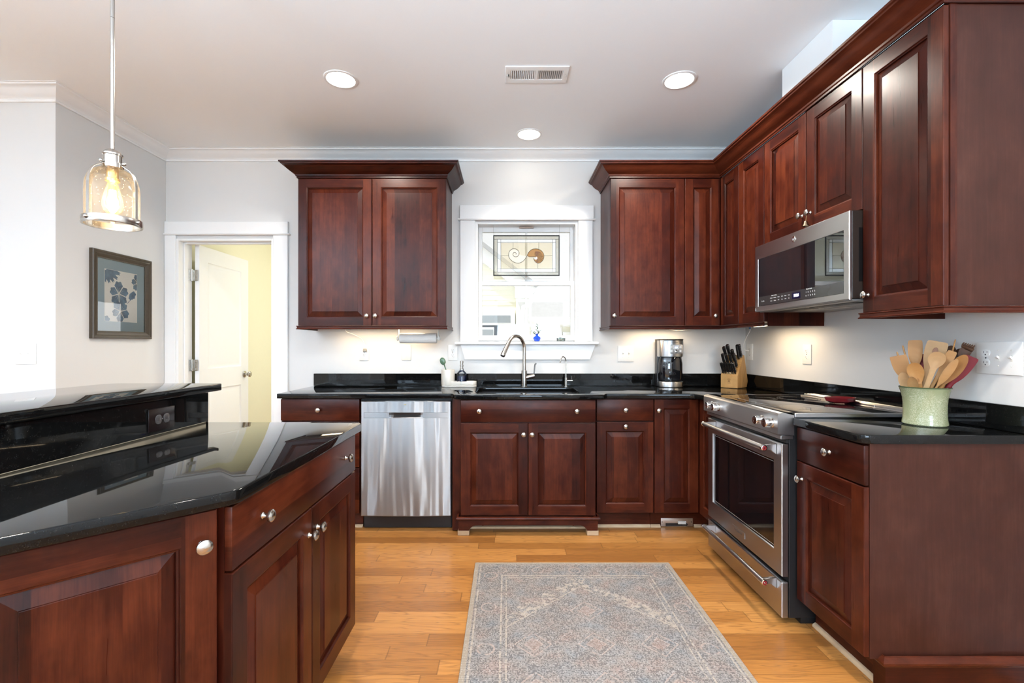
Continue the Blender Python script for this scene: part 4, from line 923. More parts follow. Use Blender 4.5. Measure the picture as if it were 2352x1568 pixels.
# ------------------------------------------------------------------ wall and window decorations
FL = Fr((XL+.0008, 0, 0), (0, 1, 0), (1, 0, 0))
ar = thing('framed_print', 'framed blue hibiscus print with blue mat on the left wall', 'picture', (XL, 3.225, 1.567))
OLIVE = plain('olive_wood_frame', (.050, .036, .022), .38, var=.3, scale=60)
def frame_of(fr, u0, u1, z0, z1, prof):       # prof (in from the edge, out of the wall)
    m = MB(); L = [[fr(u0+w, n, z0+w), fr(u1-w, n, z0+w), fr(u1-w, n, z1-w), fr(u0+w, n, z1-w)] for w, n in prof]
    for p, q in zip(L, L[1:]):
        for i in range(4): m.add([p[i], p[(i+1) % 4], q[(i+1) % 4], q[i]], [[0, 1, 2, 3]])
    return m, L
m, L = frame_of(FL, 2.978, 3.474, 1.277, 1.857, [(0, 0), (0, .022), (.004, .027), (.012, .028), (.018, .024), (.026, .026), (.036, .020), (.046, .013), (.050, .012), (.051, .005)])
m.build('frame', OLIVE, ar, fix=False)
def rect(fr, u0, u1, z0, z1, n): return MB().add([fr(u0, n, z0), fr(u1, n, z0), fr(u1, n, z1), fr(u0, n, z1)], [[0, 1, 2, 3]])
rect(FL, 3.028, 3.424, 1.327, 1.807, .0045).build('mat_board', plain('blue_mat', (.27, .41, .54), .7, var=.03), ar, fix=False)
pr = MB().fbox(FL, 3.086, 3.358, .0046, .0056, 1.393, 1.742).build('print', plain('art_paper', (.95, .96, .96), .7, var=.02), ar)
g = G('blue_petal'); p, x, y, z = g.obj(); nz = g.noise(p, 22, 3); g.p(color=g.ramp(nz, [(.3, (.022, .075, .20)), (.7, (.12, .27, .48))]), rough=.7); BLUE = g.m
def petal(m, cu, cz, ang, ln, wd, n=.0058, start=.12, wav=.12):
    P = []
    for k in range(21):
        t = -1+2*k/20; s = abs(t)
        r = ln*(1-.10*math.cos(t*9)*wav*4-(s**3)*.28); a = t*wd
        P.append((r, a))
    pts = [(ln*start, -.25), ]+[(r, a) for r, a in P]+[(ln*start, .25)]
    W = []
    for r, a in pts:
        u, z = cu+r*math.cos(ang+a), cz+r*math.sin(ang+a)
        W.append(FL(min(max(u, 3.088), 3.356), n, min(max(z, 1.395), 1.740)))
    m.add(W, [list(range(len(W)))])
m = MB(); m2 = MB()
def hibiscus(cu, cz, R, a0, n=5):
    for k in range(n): petal(m, cu, cz, a0+2*PI*k/n, R*(1+.08*math.sin(k*2.2)), .58, n=.0058+.00004*k)
    for k in range(n*3):
        a = a0+2*PI*(k+.5)/(n*3); u, z = cu+R*.55*math.cos(a), cz+R*.55*math.sin(a)
        if 3.09 < u < 3.354: m2.tube([FL(cu+.004*math.cos(a), .0061, cz+.004*math.sin(a)), FL(u, .0061, z)], .0014, 5, flat=.2)
hibiscus(3.20, 1.585, .078, .35); hibiscus(3.212, 1.465, .070, .9); hibiscus(3.36, 1.68, .055, .5)
for k in range(5): petal(m, 3.085, 1.745, -PI/2*.12-.33*k, .125-.008*k, .165, n=.0058+.00003*k, start=.15)
petal(m, 3.29, 1.60, -.35, .055, .8, n=.0059); petal(m, 3.29, 1.60, -1.2, .05, .6, n=.0060)
petal(m, 3.085, 1.39, .75, .045, .8, n=.0058); m.tube([FL(3.30, .0060, 1.56), FL(3.345, .0060, 1.60), FL(3.27, .0060, 1.525)][1:], .0035, 5, flat=.2)
m.build('flowers', BLUE, pr, fix=False); m2.build('stamens', plain('paper_white', (.88, .88, .85), .7), pr, fix=False)
rect(FL, 3.028, 3.424, 1.327, 1.807, .0085).build('picture_glass', PICGLASS, ar, fix=False)

FW_ = Fr((0, 3.665, 0), (1, 0, 0), (0, -1, 0))
sg = thing('stained_glass_panel', 'stained glass panel with two spiral shells hanging in the window', 'stained glass', (.1545, 3.665, 1.937))
LEAD = plain('lead_came', (.022, .022, .020), .35, .6)
SX0, SX1, SZ0, SZ1 = -.1026, .4116, 1.781, 2.093
u_ = lambda zx: SX0+(zx-283)/785*(SX1-SX0); z_ = lambda zy: SZ1-(zy-215)/475*(SZ1-SZ0)
def lead(pts, r=.0016, name='lead_line', n=0, par=None):
    return MB().tube([FW_(u, n, z) for u, z in pts], r, 8).build(name, LEAD, par or sg)
m = MB()
for a, b, c, d in ((SX0-.004, SX1+.004, SZ1-.004, SZ1+.004), (SX0-.004, SX1+.004, SZ0-.004, SZ0+.004), (SX0-.004, SX0+.004, SZ0, SZ1), (SX1-.004, SX1+.004, SZ0, SZ1)): m.fbox(FW_, a, b, -.004, .004, c, d, .0015)
m.build('frame', LEAD, sg)
AMB = thin('amber_textured_glass', (.93, .89, .78), .8, .08, .12, (.80, .76, .66)); GREY = thin('smoky_glass', (.80, .79, .74), .8, .1, .15, (.6, .6, .55)); CLEAR = thin('clear_bevel_glass', (.97, .98, .98), 1.6, .02, .04)
def gbox(name, mt, a, b, c, d): MB().fbox(FW_, u_(a), u_(b), -.0015, .0015, z_(d), z_(c)).build(name, mt, sg)
for a, b, c, d in ((285, 1066, 217, 257), (285, 1066, 650, 688), (285, 326, 259, 648), (1027, 1066, 259, 648)): gbox('border_glass', GREY, a, b, c, d)
for a, b, c, d in ((328, 1025, 259, 297), (328, 1025, 611, 648), (328, 367, 299, 609), (988, 1025, 299, 609)): gbox('bevel_glass', CLEAR, a, b, c, d)
gbox('field_glass', AMB, 369, 986, 299, 609)
m = MB()
for a, b in (((327, 258), (1027, 258)), ((285, 649), (1066, 649)), ((327, 258), (327, 649)), ((1027, 258), (1027, 649)), ((328, 298), (1027, 298)), ((328, 610), (1027, 610)), ((368, 258), (368, 649)), ((987, 258), (987, 649)), ((285, 258), (327, 258)), ((1027, 258), (1066, 258)), ((516, 298), (516, 372)), ((824, 298), (824, 378)), ((368, 453), (460, 453)), ((886, 453), (987, 453)), ((512, 540), (520, 610)), ((813, 540), (813, 608))):
    m.tube([FW_(u_(a[0]), 0, z_(a[1])), FW_(u_(b[0]), 0, z_(b[1]))], .0013, 6)
m.build('lead_lines', LEAD, sg)
# left shell: open white spiral drawn in lead; right shell: brown with dark stripes
PXM = (SX1-SX0)/785
def spiral(cx, cy, pts): return [(u_(cx+r*math.cos(a)), z_(cy-r*math.sin(a))) for a, r in pts]
OUT = [(684, 455), (668, 480), (640, 515), (605, 537), (565, 543), (520, 528), (480, 495), (462, 455), (466, 415), (490, 382), (525, 371), (560, 380), (585, 410), (583, 445), (565, 464), (540, 468), (520, 455), (514, 435), (524, 418), (541, 416), (553, 428), (548, 440)]
so = [(u_(a), z_(b)) for a, b in OUT]; sp = smooth_pts([(a, b, 0) for a, b in so], 5)
wg = MB(); q = [(684, 455), (640, 515), (605, 537), (565, 543), (520, 528), (480, 495), (462, 455), (466, 415), (490, 382), (525, 371), (560, 380), (585, 410), (583, 440), (640, 455)]
qs = smooth_pts([(u_(a), z_(b), 0) for a, b in q], 4)
wg.add([FW_(v.x, .0022, v.y) for v in qs], [list(range(len(qs)))])
wg.build('white_shell', thin('white_shell_glass', (.95, .95, .93), .8, .1, .30, (.9, .9, .87)), sg, fix=False)
MB().tube([FW_(v.x, .003, v.y) for v in sp], .0017, 8).build('shell_outline', LEAD, sg)
B = [(682, 450), (705, 412), (740, 380), (790, 372), (840, 385), (875, 418), (886, 458), (875, 505), (845, 535), (815, 544), (785, 530), (768, 505), (765, 488), (790, 470), (740, 468), (705, 468)]
bs = smooth_pts([(u_(a), z_(b), 0) for a, b in B], 4)
wg = MB(); wg.add([FW_(v.x, .0022, v.y) for v in bs], [list(range(len(bs)))]); wg.build('brown_shell', thin('amber_brown_glass', (.50, .30, .14), .8, .1, .5, (.42, .24, .10)), sg, fix=False)
MB().tube([FW_(v.x, .003, v.y) for v in bs], .0016, 8, closed=True).build('shell_outline', LEAD, sg)
m = MB()
for k in range(14):
    a = 2.2-k*.285; c0 = (800, 478); r0, r1 = 16, 92-abs(k-5)*1.0
    ps = [(c0[0]+(r0+(r1-r0)*t)*math.cos(a-.5*t*t)*.92, c0[1]-(r0+(r1-r0)*t)*math.sin(a-.5*t*t)*.98) for t in (0, .3, .6, .86)]
    ps = [p for p in ps if (p[0]-812)**2/78**2+(p[1]-458)**2/86**2 < 1]
    if len(ps) > 1: m.tube([FW_(u_(p[0]), .0027, z_(p[1])) for p in ps], [.0012+.0011*i for i in range(len(ps))], 6, flat=.3)
m.build('shell_stripes', plain('stripe_brown', (.10, .035, .012), .4), sg)
m = MB().ball(FW_(u_(788), .002, z_(484)), .013, .002, .012).build('shell_eye', plain('pearl', (.75, .77, .80), .25), sg)
m = MB()
for x in (277, 1075): m.tube([FW_(u_(min(max(x, 284), 1067)), 0, SZ1), FW_(u_(x), 0, WZ1-.014)], .0007, 5)
m.build('hanging_wire', DARKMETAL, sg)
va = thing('bud_vase', 'small cobalt blue glass vase with a green sprig on the window stool', 'vase', (.236, 3.645, 1.2615))
g = G('cobalt_glass'); g.p(color=(.02, .10, .75), rough=.08, trans=.35, spec=.6, emit=(0, 0, 0)); COB = g.m
MB().lathe([(0, 0), (.017, 0), (.019, .003), (.027, .016), (.0295, .024), (.026, .033), (.013, .042), (.0085, .048), (.010, .055), (.0145, .060), (.0125, .059), (.008, .050)], Matrix.Translation((.236, 3.645, 1.2618)), 28).build('body', COB, va)
LEAF = plain('succulent_leaf', (.035, .075, .020), .4, var=.4); m = MB(); m2 = MB()
for a, top, lean in ((.3, .128, .004), (2.6, .075, -.032), (5.2, .082, .022)):
    b = Vector((.236, 3.645, 1.310)); e = Vector((.236+lean, 3.645-.004, 1.2618+top)); m2.tube([b, (b+e)/2+Vector((lean*.2, 0, 0)), e], .0013, 6)
    for k in range(7 if top > .1 else 4):
        t = .35+.65*k/(6 if top > .1 else 3); c_ = b.lerp(e, t); w = a+k*2.4
        m.ball((0, 0, 0), .0105, .0048, .0022, T=Matrix.Translation(c_) @ Matrix.Rotation(w, 4, 'Z') @ Matrix.Rotation(-.6, 4, 'Y') @ Matrix.Translation((.010, 0, 0)), sub=1)
m.build('leaves', LEAF, va); m2.build('stem', LEAF, va)
ds = thing('glass_dish', 'little clear glass dish of pebbles at right on the window stool', 'dish', (.424, 3.645, 1.2615))
MB().lathe([(0, 0), (.030, 0), (.034, .004), (.036, .026), (.0345, .026), (.032, .005), (0, .003)], Matrix.Translation((.424, 3.645, 1.2618)), 28).build('bowl', thin('dish_glass', (.9, .97, .97), 1.5, .03, .06, (.7, .85, .85)), ds)
m = MB()
for k in range(16): m.ball((.424+random.uniform(-.021, .021), 3.645+random.uniform(-.021, .021), 1.271+random.uniform(0, .008)), random.uniform(.004, .007), sub=1)
pb = m.build('pebbles', plain('pebble', (.22, .17, .13), .6, var=.7, scale=50), ds); pb['kind'] = 'stuff'
m = MB().ball((.418, 3.640, 1.288), .013, .007, .005).ball((.440, 3.645, 1.285), .009, .006, .006); m.build('shell', plain('teal_shell', (.08, .14, .15), .3, var=.6, scale=90), ds)

# ------------------------------------------------------------------ things on the counters
GZ = .9156
CREAM = plain('cream_stoneware', (.68, .63, .55), .28, var=.05, scale=20)
cd = thing('ceramic_caddy', 'cream stoneware sink caddy with cup and tray left of the sink', 'caddy', (-.37, 3.55, GZ))
MB().slab(rrect(-.497, -.231, 3.518, 3.595, .036, 6), GZ, GZ+.014, .004).build('tray_base', CREAM, cd)
P0, P1 = rrect(-.450, -.231, 3.518, 3.595, .034, 6), rrect(-.444, -.237, 3.524, 3.589, .030, 6)
MB().slab(P0, GZ+.0142, GZ+.043, .0025, [P1]).build('tray_wall', CREAM, cd)
MB().lathe([(0, .012), (.050, .012), (.0515, .02), (.0515, .125), (.0495, .129), (.0475, .127), (.0475, .03), (0, .026)], Matrix.Translation((-.449, 3.562, GZ+.0022)), 32).build('cup', CREAM, cd)
sp_ = thing('green_spoon', 'green glazed spoon standing in the cream stoneware cup', 'spoon', (-.455, 3.565, .95))
GG = plain('green_glaze', (.10, .17, .10), .18, var=.2)
MB().tube([(-.446, 3.566, .948), (-.466, 3.560, 1.048), (-.478, 3.557, 1.085)], [.005, .004, .005], 8).build('handle', GG, sp_)
m = MB().ball((0, 0, 0), .0225, .008, .030, T=Matrix.Translation((-.488, 3.553, 1.110)) @ Matrix.Rotation(-.35, 4, 'Y')); m.build('bowl', GG, sp_)
so_ = thing('soap_bottle', 'glass soap dispenser half full of dark blue soap on caddy tray', 'bottle', (-.344, 3.555, .93))
TB = Matrix.Translation((-.344, 3.556, .9303))
MB().lathe([(0, .001), (.0385, .001), (.0385, .075), (.036, .088), (.024, .103), (.016, .110), (.0145, .118), (.0125, .118)], TB, 32).build('glass_body', thin('bottle_glass', (.95, .97, .98), 1.0, .02), so_)
MB().lathe([(0, .004), (.0372, .004), (.0372, .070), (0, .070)], TB, 32).build('soap', plain('blue_soap', (.006, .016, .060), .06, spec=.7), so_)
MB().lathe([(0, .118), (.0155, .118), (.0155, .126), (.012, .128), (.012, .140), (.0155, .142), (.0155, .150), (.012, .153), (.012, .164), (.0145, .166), (.0145, .180), (.010, .183), (0, .183)], TB, 24).build('pump', NICKEL, so_)
# paper towels on an under-cabinet holder
FR_ = Matrix.Translation((-.664, 3.50, 1.285)) @ Matrix.Rotation(PI/2, 4, 'Y')
ph = thing('towel_holder', 'white plastic paper towel holder fixed beneath the left wall cabinet', 'holder', (-.664, 3.50, 1.33))
for sx in (-.150, .150):
    MB().slab(rrect(-.018, .018, -.016, .088, .015), -.003, .003, .001, T=Matrix.Translation((-.664+sx, 3.50, 1.285)) @ Matrix(((0, 0, 1, 0), (1, 0, 0, 0), (0, 1, 0, 0), (0, 0, 0, 1)))).build('arm', WHITEP, ph)
    MB().lathe([(0, 0), (.020, 0), (.018, .007), (.010, .012), (0, .013)], Matrix.Translation((-.664+sx*1.02, 3.50, 1.285)) @ Matrix.Rotation(PI/2 if sx > 0 else -PI/2, 4, 'Y'), 24).build('end_cap', WHITEP, ph)
MB().tube([(-.811, 3.50, 1.285), (-.517, 3.50, 1.285)], .008, 12).build('spindle', WHITEP, ph)
g = G('paper_towel'); p, x, y, z = g.obj(); wv = g.n('ShaderNodeTexVoronoi', {'Vector': p, 'Scale': 110.0}).outputs[0]; g.p(color=(.86, .84, .80), rough=.9); g.bump(wv, .5, .002)
r = MB().lathe([(.0185, -.138), (.0375, -.138), (.0385, -.135), (.0385, .135), (.0375, .138), (.0185, .138), (.0185, -.138)], FR_, 48).build('paper_towel_roll', g.m)
tag(r, 'white paper towel roll hanging sideways under the left wall cabinet', 'paper towels')
# coffee maker
cm = thing('coffee_maker', 'black and steel drip coffee maker on the counter beside the knife block', 'coffee maker', (1.245, 3.55, GZ))
FC = Fr((1.2475, 3.625, 0), (1, 0, 0), (0, -1, 0))
def dshape(w, d0, d1, n=14):   # plan: straight back, bowed front
    return [(w*math.sin(a), d0+(d1-d0)*math.cos(a)) for a in [PI/2-PI*k/n for k in range(n+1)]]
def dsol(w, dstraight, dfront, z0, z1, name, mt, par, b=.002, back=.003):
    P = [(-w, back), (w, back)]+[(w*math.sin(PI/2-PI*k/16), dstraight+(dfront-dstraight)*math.cos(PI/2-PI*k/16)) for k in range(17)]
    T = Matrix.Translation((1.2475, 3.625, 0)) @ Matrix.Diagonal((1, -1, 1, 1))
    return MB().slab(P, z0, z1, b, T=T).build(name, mt, par)
dsol(.0945, .05, .055, GZ+.0015, 1.2745, 'back_body', BLACK, cm)
dsol(.0945, .075, .142, GZ+.001, .958, 'base', STEEL, cm, .003, .06)
dsol(.0955, .075, .140, 1.145, 1.270, 'brew_head', STEEL, cm, .003, .058)
dsol(.096, .075, .139, 1.2705, 1.2785, 'lid', BLACK, cm, .003)
MB().lathe([(0, .9595), (.070, .9595), (.083, .965), (.086, .985), (.086, 1.09), (.082, 1.12), (.076, 1.142), (0, 1.142)], Matrix.Translation((1.2475, 3.552, 0)) @ Matrix.Diagonal((1.06, .66, 1, 1)), 40).build('carafe', BLACKGLASS, cm)
pz = FC.mat(.018, .1375, 1.205)
cpn = MB().slab(rrect(-.046, .050, -.036, .033, .008), -.012, .0025, .001, T=pz).build('control_panel', steel('panel_steel', (.5, .49, .47), .3, 'h'), cm)
MB().slab(rrect(-.020, .022, -.002, .026, .003), .002, .0032, .0005, T=pz).build('display_bezel', WHITEP, cpn)
MB().box(-.014, .015, .004, .022, .0032, .0038, T=pz).build('display', plain('display_blue', (.02, .04, .22), .2), cpn)
MB().box(-.011, .012, .006, .018, .0038, .0040, T=pz).build('display_lit', glow('display_glow', (.65, .78, 1), 2.2), cpn)
for bx in (-.033, .034):
    for by in (.013, -.016): MB().slab(rrect(bx-.007, bx+.007, by-.008, by+.008, .003), .0022, .004, .0006, T=pz).build('button', WHITEP, cpn)
MB().lathe([(0, .009), (.0115, .008), (.013, .004), (.013, .002), (0, .002)], pz @ Matrix.Translation((.002, -.018, 0)), 24).build('dial', CHROME, cpn)
text('maker_lettering', 'Cuisinart', .0125, plain('dark_ink', (.10, .10, .10), .4), FC.mat(.010, .1402, 1.253), cm)
# knife block with its knives
BEECH = wood('beech', False, (.30, .155, .050), (.42, .235, .085), (.52, .32, .14), .38, .05, .0)
a_ = math.radians(50); ux, uy = math.cos(a_), -math.sin(a_); dx_, dy_ = -uy, ux    # u along the front, d towards the back
KO = Vector((1.652, 3.463, GZ)); KT = Matrix(((ux, dx_, 0, KO.x), (uy, dy_, 0, KO.y), (0, 0, 1, KO.z), (0, 0, 0, 1)))
kb_ = thing('knife_block', 'light wood block full of black knives in the counter corner', 'knife block', tuple(KO))
def prism_yz(prof, w, T, bev=0):
    q = bmesh.new(); A = [q.verts.new((-w/2, y, z)) for y, z in prof]; Bv = [q.verts.new((w/2, y, z)) for y, z in prof]; N = len(prof)
    q.faces.new(A); q.faces.new(Bv[::-1])
    for i in range(N): q.faces.new([A[i], A[(i+1) % N], Bv[(i+1) % N], Bv[i]])
    bmesh.ops.recalc_face_normals(q, faces=list(q.faces))
    if bev: bmesh.ops.bevel(q, geom=list(q.edges), offset=bev, segments=2, affect='EDGES')
    q.transform(T); return MB().bm(q)
prof = [(0, 0), (.155, 0), (.175, .045), (.112, .243), (.098, .240), (0, .092)]
prism_yz(prof, .124, KT, .0015).build('block', BEECH, kb_)
m = MB()
for zz in (.082,): m.box(-.0625, .0625, .0, .001, .0, .001)
MB().box(.0619, .0623, -.0002, .001, 0, .17, T=KT @ Matrix.Translation((0, .075, .0)) @ Matrix.Rotation(-.42, 4, 'X')).build('seam', SLOT, kb_)
m = MB()   # branded mark: two joined figures above a small bar
for q, s in ((-.006, 1), (.006, -1)):
    m.ball((q, -.0002, .066), .003, .0004, .003, sub=1, T=KT)
    m.tube([KT @ Vector(v) for v in ((q, -.0002, .062), (q+s*.002, -.0002, .052), (q-s*.003, -.0002, .040))], .0012, 5).tube([KT @ Vector(v) for v in ((q+s*.001, -.0002, .054), (q+s*.005, -.0002, .042))], .0012, 5).tube([KT @ Vector(v) for v in ((q-s*.005, -.0002, .062), (q+s*.006, -.0002, .057))], .001, 5)
m.box(-.012, .012, -.0004, .0004, .034, .0355, T=KT); m.build('burned_mark', plain('burn_brown', (.16, .075, .025), .6), kb_)
KH = plain('black_handle', (.010, .010, .011), .22, spec=.6); DIRK = Vector((0, -.834, .552)).normalized()   # out of the slanted face
sl = Vector((0, .098, .148)); 
def knife(u, t, ln, w, th, label, curve=0.0, kind='knife', cat='knife', tip=True):
    ln *= 1.05; w *= 1.15; th *= 1.12
    base = Vector((u, 0, .092))+sl*t
    up = Vector((0, -.50, .866)) if kind != 'x' else DIRK
    xa = Vector((1, 0, 0)); za = up; ya = za.cross(xa); M = KT @ Matrix(((xa.x, ya.x, za.x, base.x), (xa.y, ya.y, za.y, base.y), (xa.z, ya.z, za.z, base.z), (0, 0, 0, 1)))
    k = thing(kind, label, cat, tuple(M @ Vector((0, 0, 0))), 'knives in the wooden block')
    MB().box(-th*.45, th*.45, -w*.45, w*.45, .003, .016, .001, T=M).build('bolster', CHROME, k)
    vs = []; N = 9
    for i in range(N+1):
        s = i/N; hw = w/2*(.92+.10*math.cos(s*2*PI)+.18*s*s); cy = curve*s*s*ln; z = .0162+(ln-.0162)*s
        if i == N: hw *= .85
        for a, b in ((-.7, -1), (.7, -1), (1, -.6), (1, .6), (.7, 1), (-.7, 1), (-1, .6), (-1, -.6)): vs.append(M @ Vector((a*th/2, cy+b*hw, z)))
    fs = [[8*i+j, 8*i+(j+1) % 8, 8*i+8+(j+1) % 8, 8*i+8+j] for i in range(N) for j in range(8)]+[list(range(7, -1, -1)), list(range(8*N, 8*N+8))]
    h = MB().add(vs, fs).build('handle', KH, k)
    if tip: MB().box(-th*.47, th*.47, curve*ln-w*.44, curve*ln+w*.44, ln-.003, ln+.005, .0012, T=M).build('end_cap', CHROME, h)
    m = MB()
    for s in (.3, .55, .8):
        for e_ in (1, -1): m.lathe([(0, .0006), (.0026, .0004), (.0028, 0), (0, 0)], M @ Matrix.Translation((e_*th/2, curve*s*s*ln, .016+(ln-.016)*s)) @ Matrix.Rotation(e_*PI/2, 4, 'Y'), 8)
    m.build('rivets', CHROME, h)
    MB().box(-.0009, .0009, -w*.4, w*.4, -.03, .0035, T=M).build('blade', CHROME, k)
for k in range(6): knife(-.045+.018*k, .10, .085, .015, .0125, ['first', 'second', 'third', 'fourth', 'fifth', 'sixth'][k]+' steak knife from left in the lowest row of the block')
for k, (u, ln) in enumerate(((-.045, .105), (-.018, .102), (.012, .110), (.042, .105))): knife(u, .40, ln, .018, .014, ['leftmost', 'second', 'third', 'rightmost'][k]+' black knife in the middle row of the block', .04)
for u, t, ln, w, lab in ((-.043, .70, .115, .022, 'broad-ended knife at upper left of the block'), (-.016, .74, .125, .026, 'longest chef knife standing tallest in the block'), (.016, .66, .10, .017, 'dark round knife steel handle behind the middle row')): knife(u, t, ln, w, .017, lab, 0)
knife(.040, .82, .105, .020, .015, 'scissors with curved black grip at upper right of the block', .16, 'kitchen_scissors', 'scissors', False)
knife(.054, .90, .095, .018, .013, 'pale-edged curved knife handle at the far right of the block', .12, tip=True)
# green crock of utensils
cx, cy = 1.676, 1.868
ck_ = thing('utensil_crock', 'flared speckled green pottery crock holding wooden utensils', 'crock', (cx, cy, GZ))
g = G('green_crackle_glaze'); p, x, y, z = g.pos(); n1 = g.noise(p, 9, 3); v = g.noise(p, 380, 3, .7); n2 = g.noise(g.vec(g.M('MULTIPLY', x, 14.0), g.M('MULTIPLY', y, 14.0), g.M('MULTIPLY', z, 7.0)), 1.0, 3)
sp2 = g.M('MULTIPLY', g.ramp(v, [(.50, (0, 0, 0)), (.56, (1, 1, 1))]), g.ramp(n2, [(.42, (0, 0, 0)), (.58, (1, 1, 1))]))
c = g.mix(n1, (.20, .225, .115), (.30, .315, .18)); c = g.mix(g.M('MULTIPLY', sp2, .7), c, (.52, .50, .37))
rimf = g.ramp(z, [(.5, (0, 0, 0)), (.501, (0, 0, 0))]); g.p(color=c, rough=.12, spec=.6); g.bump(g.noise(g.vec(0.0, 0.0, g.M('MULTIPLY', z, 160.0)), 1.0, 1), .15, .002); CROCK = g.m
MB().lathe([(0, 0), (.0673, 0), (.0715, .004), (.0715, .010), (.0692, .022), (.0680, .05), (.0685, .085), (.0705, .108), (.0755, .130), (.0795, .144), (.0812, .1475), (.0800, .1495), (.0770, .147), (.0720, .128), (.0670, .100), (.0643, .05), (.0627, .010), (0, .008)], Matrix.Translation((cx, cy, GZ)), 56).build('body', CROCK, ck_)
MB().lathe([(.0798, .1492), (.0816, .1480), (.0820, .1505), (.0802, .1520), (.0785, .1505), (.0798, .1492)], Matrix.Translation((cx, cy, GZ)), 56).build('rim', plain('dark_green_rim', (.05, .075, .035), .15), ck_)
BEE, MAP, OLV, DRK = [wood(n_, False, a, b, c_, .45, .3, .1) for n_, a, b, c_ in (('utensil_beech', (0.288, 0.136, 0.047), (0.374, 0.192, 0.073), (0.446, 0.248, 0.104)), ('utensil_maple', (0.346, 0.198, 0.088), (0.432, 0.260, 0.125), (0.504, 0.322, 0.166)), ('utensil_olivewood', (0.202, 0.081, 0.021), (0.360, 0.167, 0.052), (0.432, 0.223, 0.078)), ('utensil_walnut', (.035, .016, .008), (.07, .032, .016), (.11, .05, .027)))]
RUB = plain('red_silicone', (.15, .004, .008), .5, spec=.25)
def utensil(name, label, cat, mt, tip, base, dy, head, dep=0, th=.006, hw=.0075, hole=None, yb=0, bend=0):
    # tip/base: where the eye sees them; dy: depth along the line of sight (negative is nearer)
    V = Vector((cx, cy)).normalized(); Pp = Vector((V.y, -V.x))
    def seen(zx, zy, e):
        k = (1980+zx/6.272-1164)/1070; t_ = (k*(cy+V.y*e)-cx-V.x*e)/(Pp.x-k*Pp.y)
        X, Y = cx+Pp.x*t_+V.x*e, cy+Pp.y*t_+V.y*e; return Vector((X, Y, CH-(760+zy/6.272-792)*Y/1070))
    head = [(a_*.97, w_*.76) for a_, w_ in head]; hw *= .8
    A = seen(tip[0], tip[1], dy); Bp = seen(base[0], min(base[1], 800), dy*.55+yb); d = (Bp-A).normalized(); L = (Bp-A).length
    q = (1.045-(.935))/max(.2, -d.z); end = Bp+d*q
    r_ = Vector((end.x-cx, end.y-cy)); r_ = r_*min(1, .042/max(r_.length, 1e-6)); end.x, end.y = cx+r_.x, cy+r_.y
    d = (end-A).normalized(); L = (end-A).length
    nrm = Vector((-V.x, -V.y, 0)); nrm = (nrm-d*nrm.dot(d)).normalized(); s_ = d.cross(nrm).normalized()
    if s_.dot(Vector((Pp.x, Pp.y, 0))) < 0: s_ = -s_
    t = thing(name, label, cat, tuple(end), 'utensils in the green crock')
    pr_ = list(head); last = pr_[-1][0]
    pr_ += [(last+(L-last)*f, hw*(1+.15*f)) for f in (.25, .6, 1)]
    pts = smooth_pts([(a, w, 0) for a, w in pr_], 4)
    hl = head[-1][0]; wm = max(w for _, w in head)
    cols = (-1, -.72, -.36, 0, .36, .72, 1); vs = []; n = len(pts)
    for v in pts:
        a, w = v.x, max(v.y, .0005); c0 = A+d*a+nrm*(bend*math.sin(PI*min(1, a/L)))
        f = max(0, 1-(a/hl)**2*1.0) if a < hl else 0; dp = dep*math.sin(PI*min(1, a/hl*.9+.05)) if a < hl else 0
        tk = th*(.45+.55*min(1, a/hl)) if a < hl else th*1.25
        for c_ in cols:
            hol = dp*(1-c_*c_); edge = (1-abs(c_)**3*.75); vs.append(c0+s_*(c_*w)+nrm*(tk*edge*.5-hol))
        for c_ in cols[::-1]:
            hol = dp*(1-c_*c_); edge = (1-abs(c_)**3*.75); vs.append(c0+s_*(c_*w)+nrm*(-tk*edge*.5-hol))
    m_ = 14; fs = [[i*m_+j, i*m_+(j+1) % m_, (i+1)*m_+(j+1) % m_, (i+1)*m_+j] for i in range(n-1) for j in range(m_)]+[list(range(m_)), list(range(n*m_-1, (n-1)*m_-1, -1))]
    ih = next((i for i, v in enumerate(pts) if v.x >= hl), n-1)
    fh, fe = fs[:ih*m_]+[fs[-2]], fs[ih*m_:(n-1)*m_]+[fs[-1]]
    ho = MB().add(vs, fh).build('head', mt, t, angle=.9); MB().add(vs, fe).build('handle', mt, t, angle=.9)
    for o in t.children:     # drop the unused half of each vertex list
        q_ = bmesh.new(); q_.from_mesh(o.data); bmesh.ops.delete(q_, geom=[v for v in q_.verts if not v.link_faces], context='VERTS'); q_.to_mesh(o.data); q_.free()
    if hole:
        c0 = A+d*hole[0]
        m = MB(); m.ball((0, 0, 0), hole[1], hole[2], .0008, T=Matrix(((s_.x, d.x, nrm.x, c0.x), (s_.y, d.y, nrm.y, c0.y), (s_.z, d.z, nrm.z, c0.z), (0, 0, 0, 1))) @ Matrix.Translation((0, 0, th*.42))); m.build('inlay', plain('dark_inlay', (.20, .075, .025), .5), ho)
    return t
SPN = lambda l, w: [(0, .002), (l*.04, w*.42), (l*.18, w*.82), (l*.42, w), (l*.68, w*.86), (l*.88, w*.48), (l, w*.26)]
SPT = lambda l, w: [(0, w*.80), (l*.03, w*.96), (l*.3, w*.98), (l*.6, w*.86), (l*.85, w*.5), (l, w*.24)]
utensil('wooden_turner', 'squared wooden turner leaning to the far left of the crock', 'utensil', BEE, (515, 355), (650, 790), .0, SPT(.105, .037), 0, .005)
utensil('wooden_turner', 'tall rounded wooden turner at upper left in the crock', 'utensil', BEE, (765, 130), (770, 790), .045, [(0, .014), (.004, .028), (.03, .031), (.07, .028), (.10, .018), (.12, .009)], 0, .005)
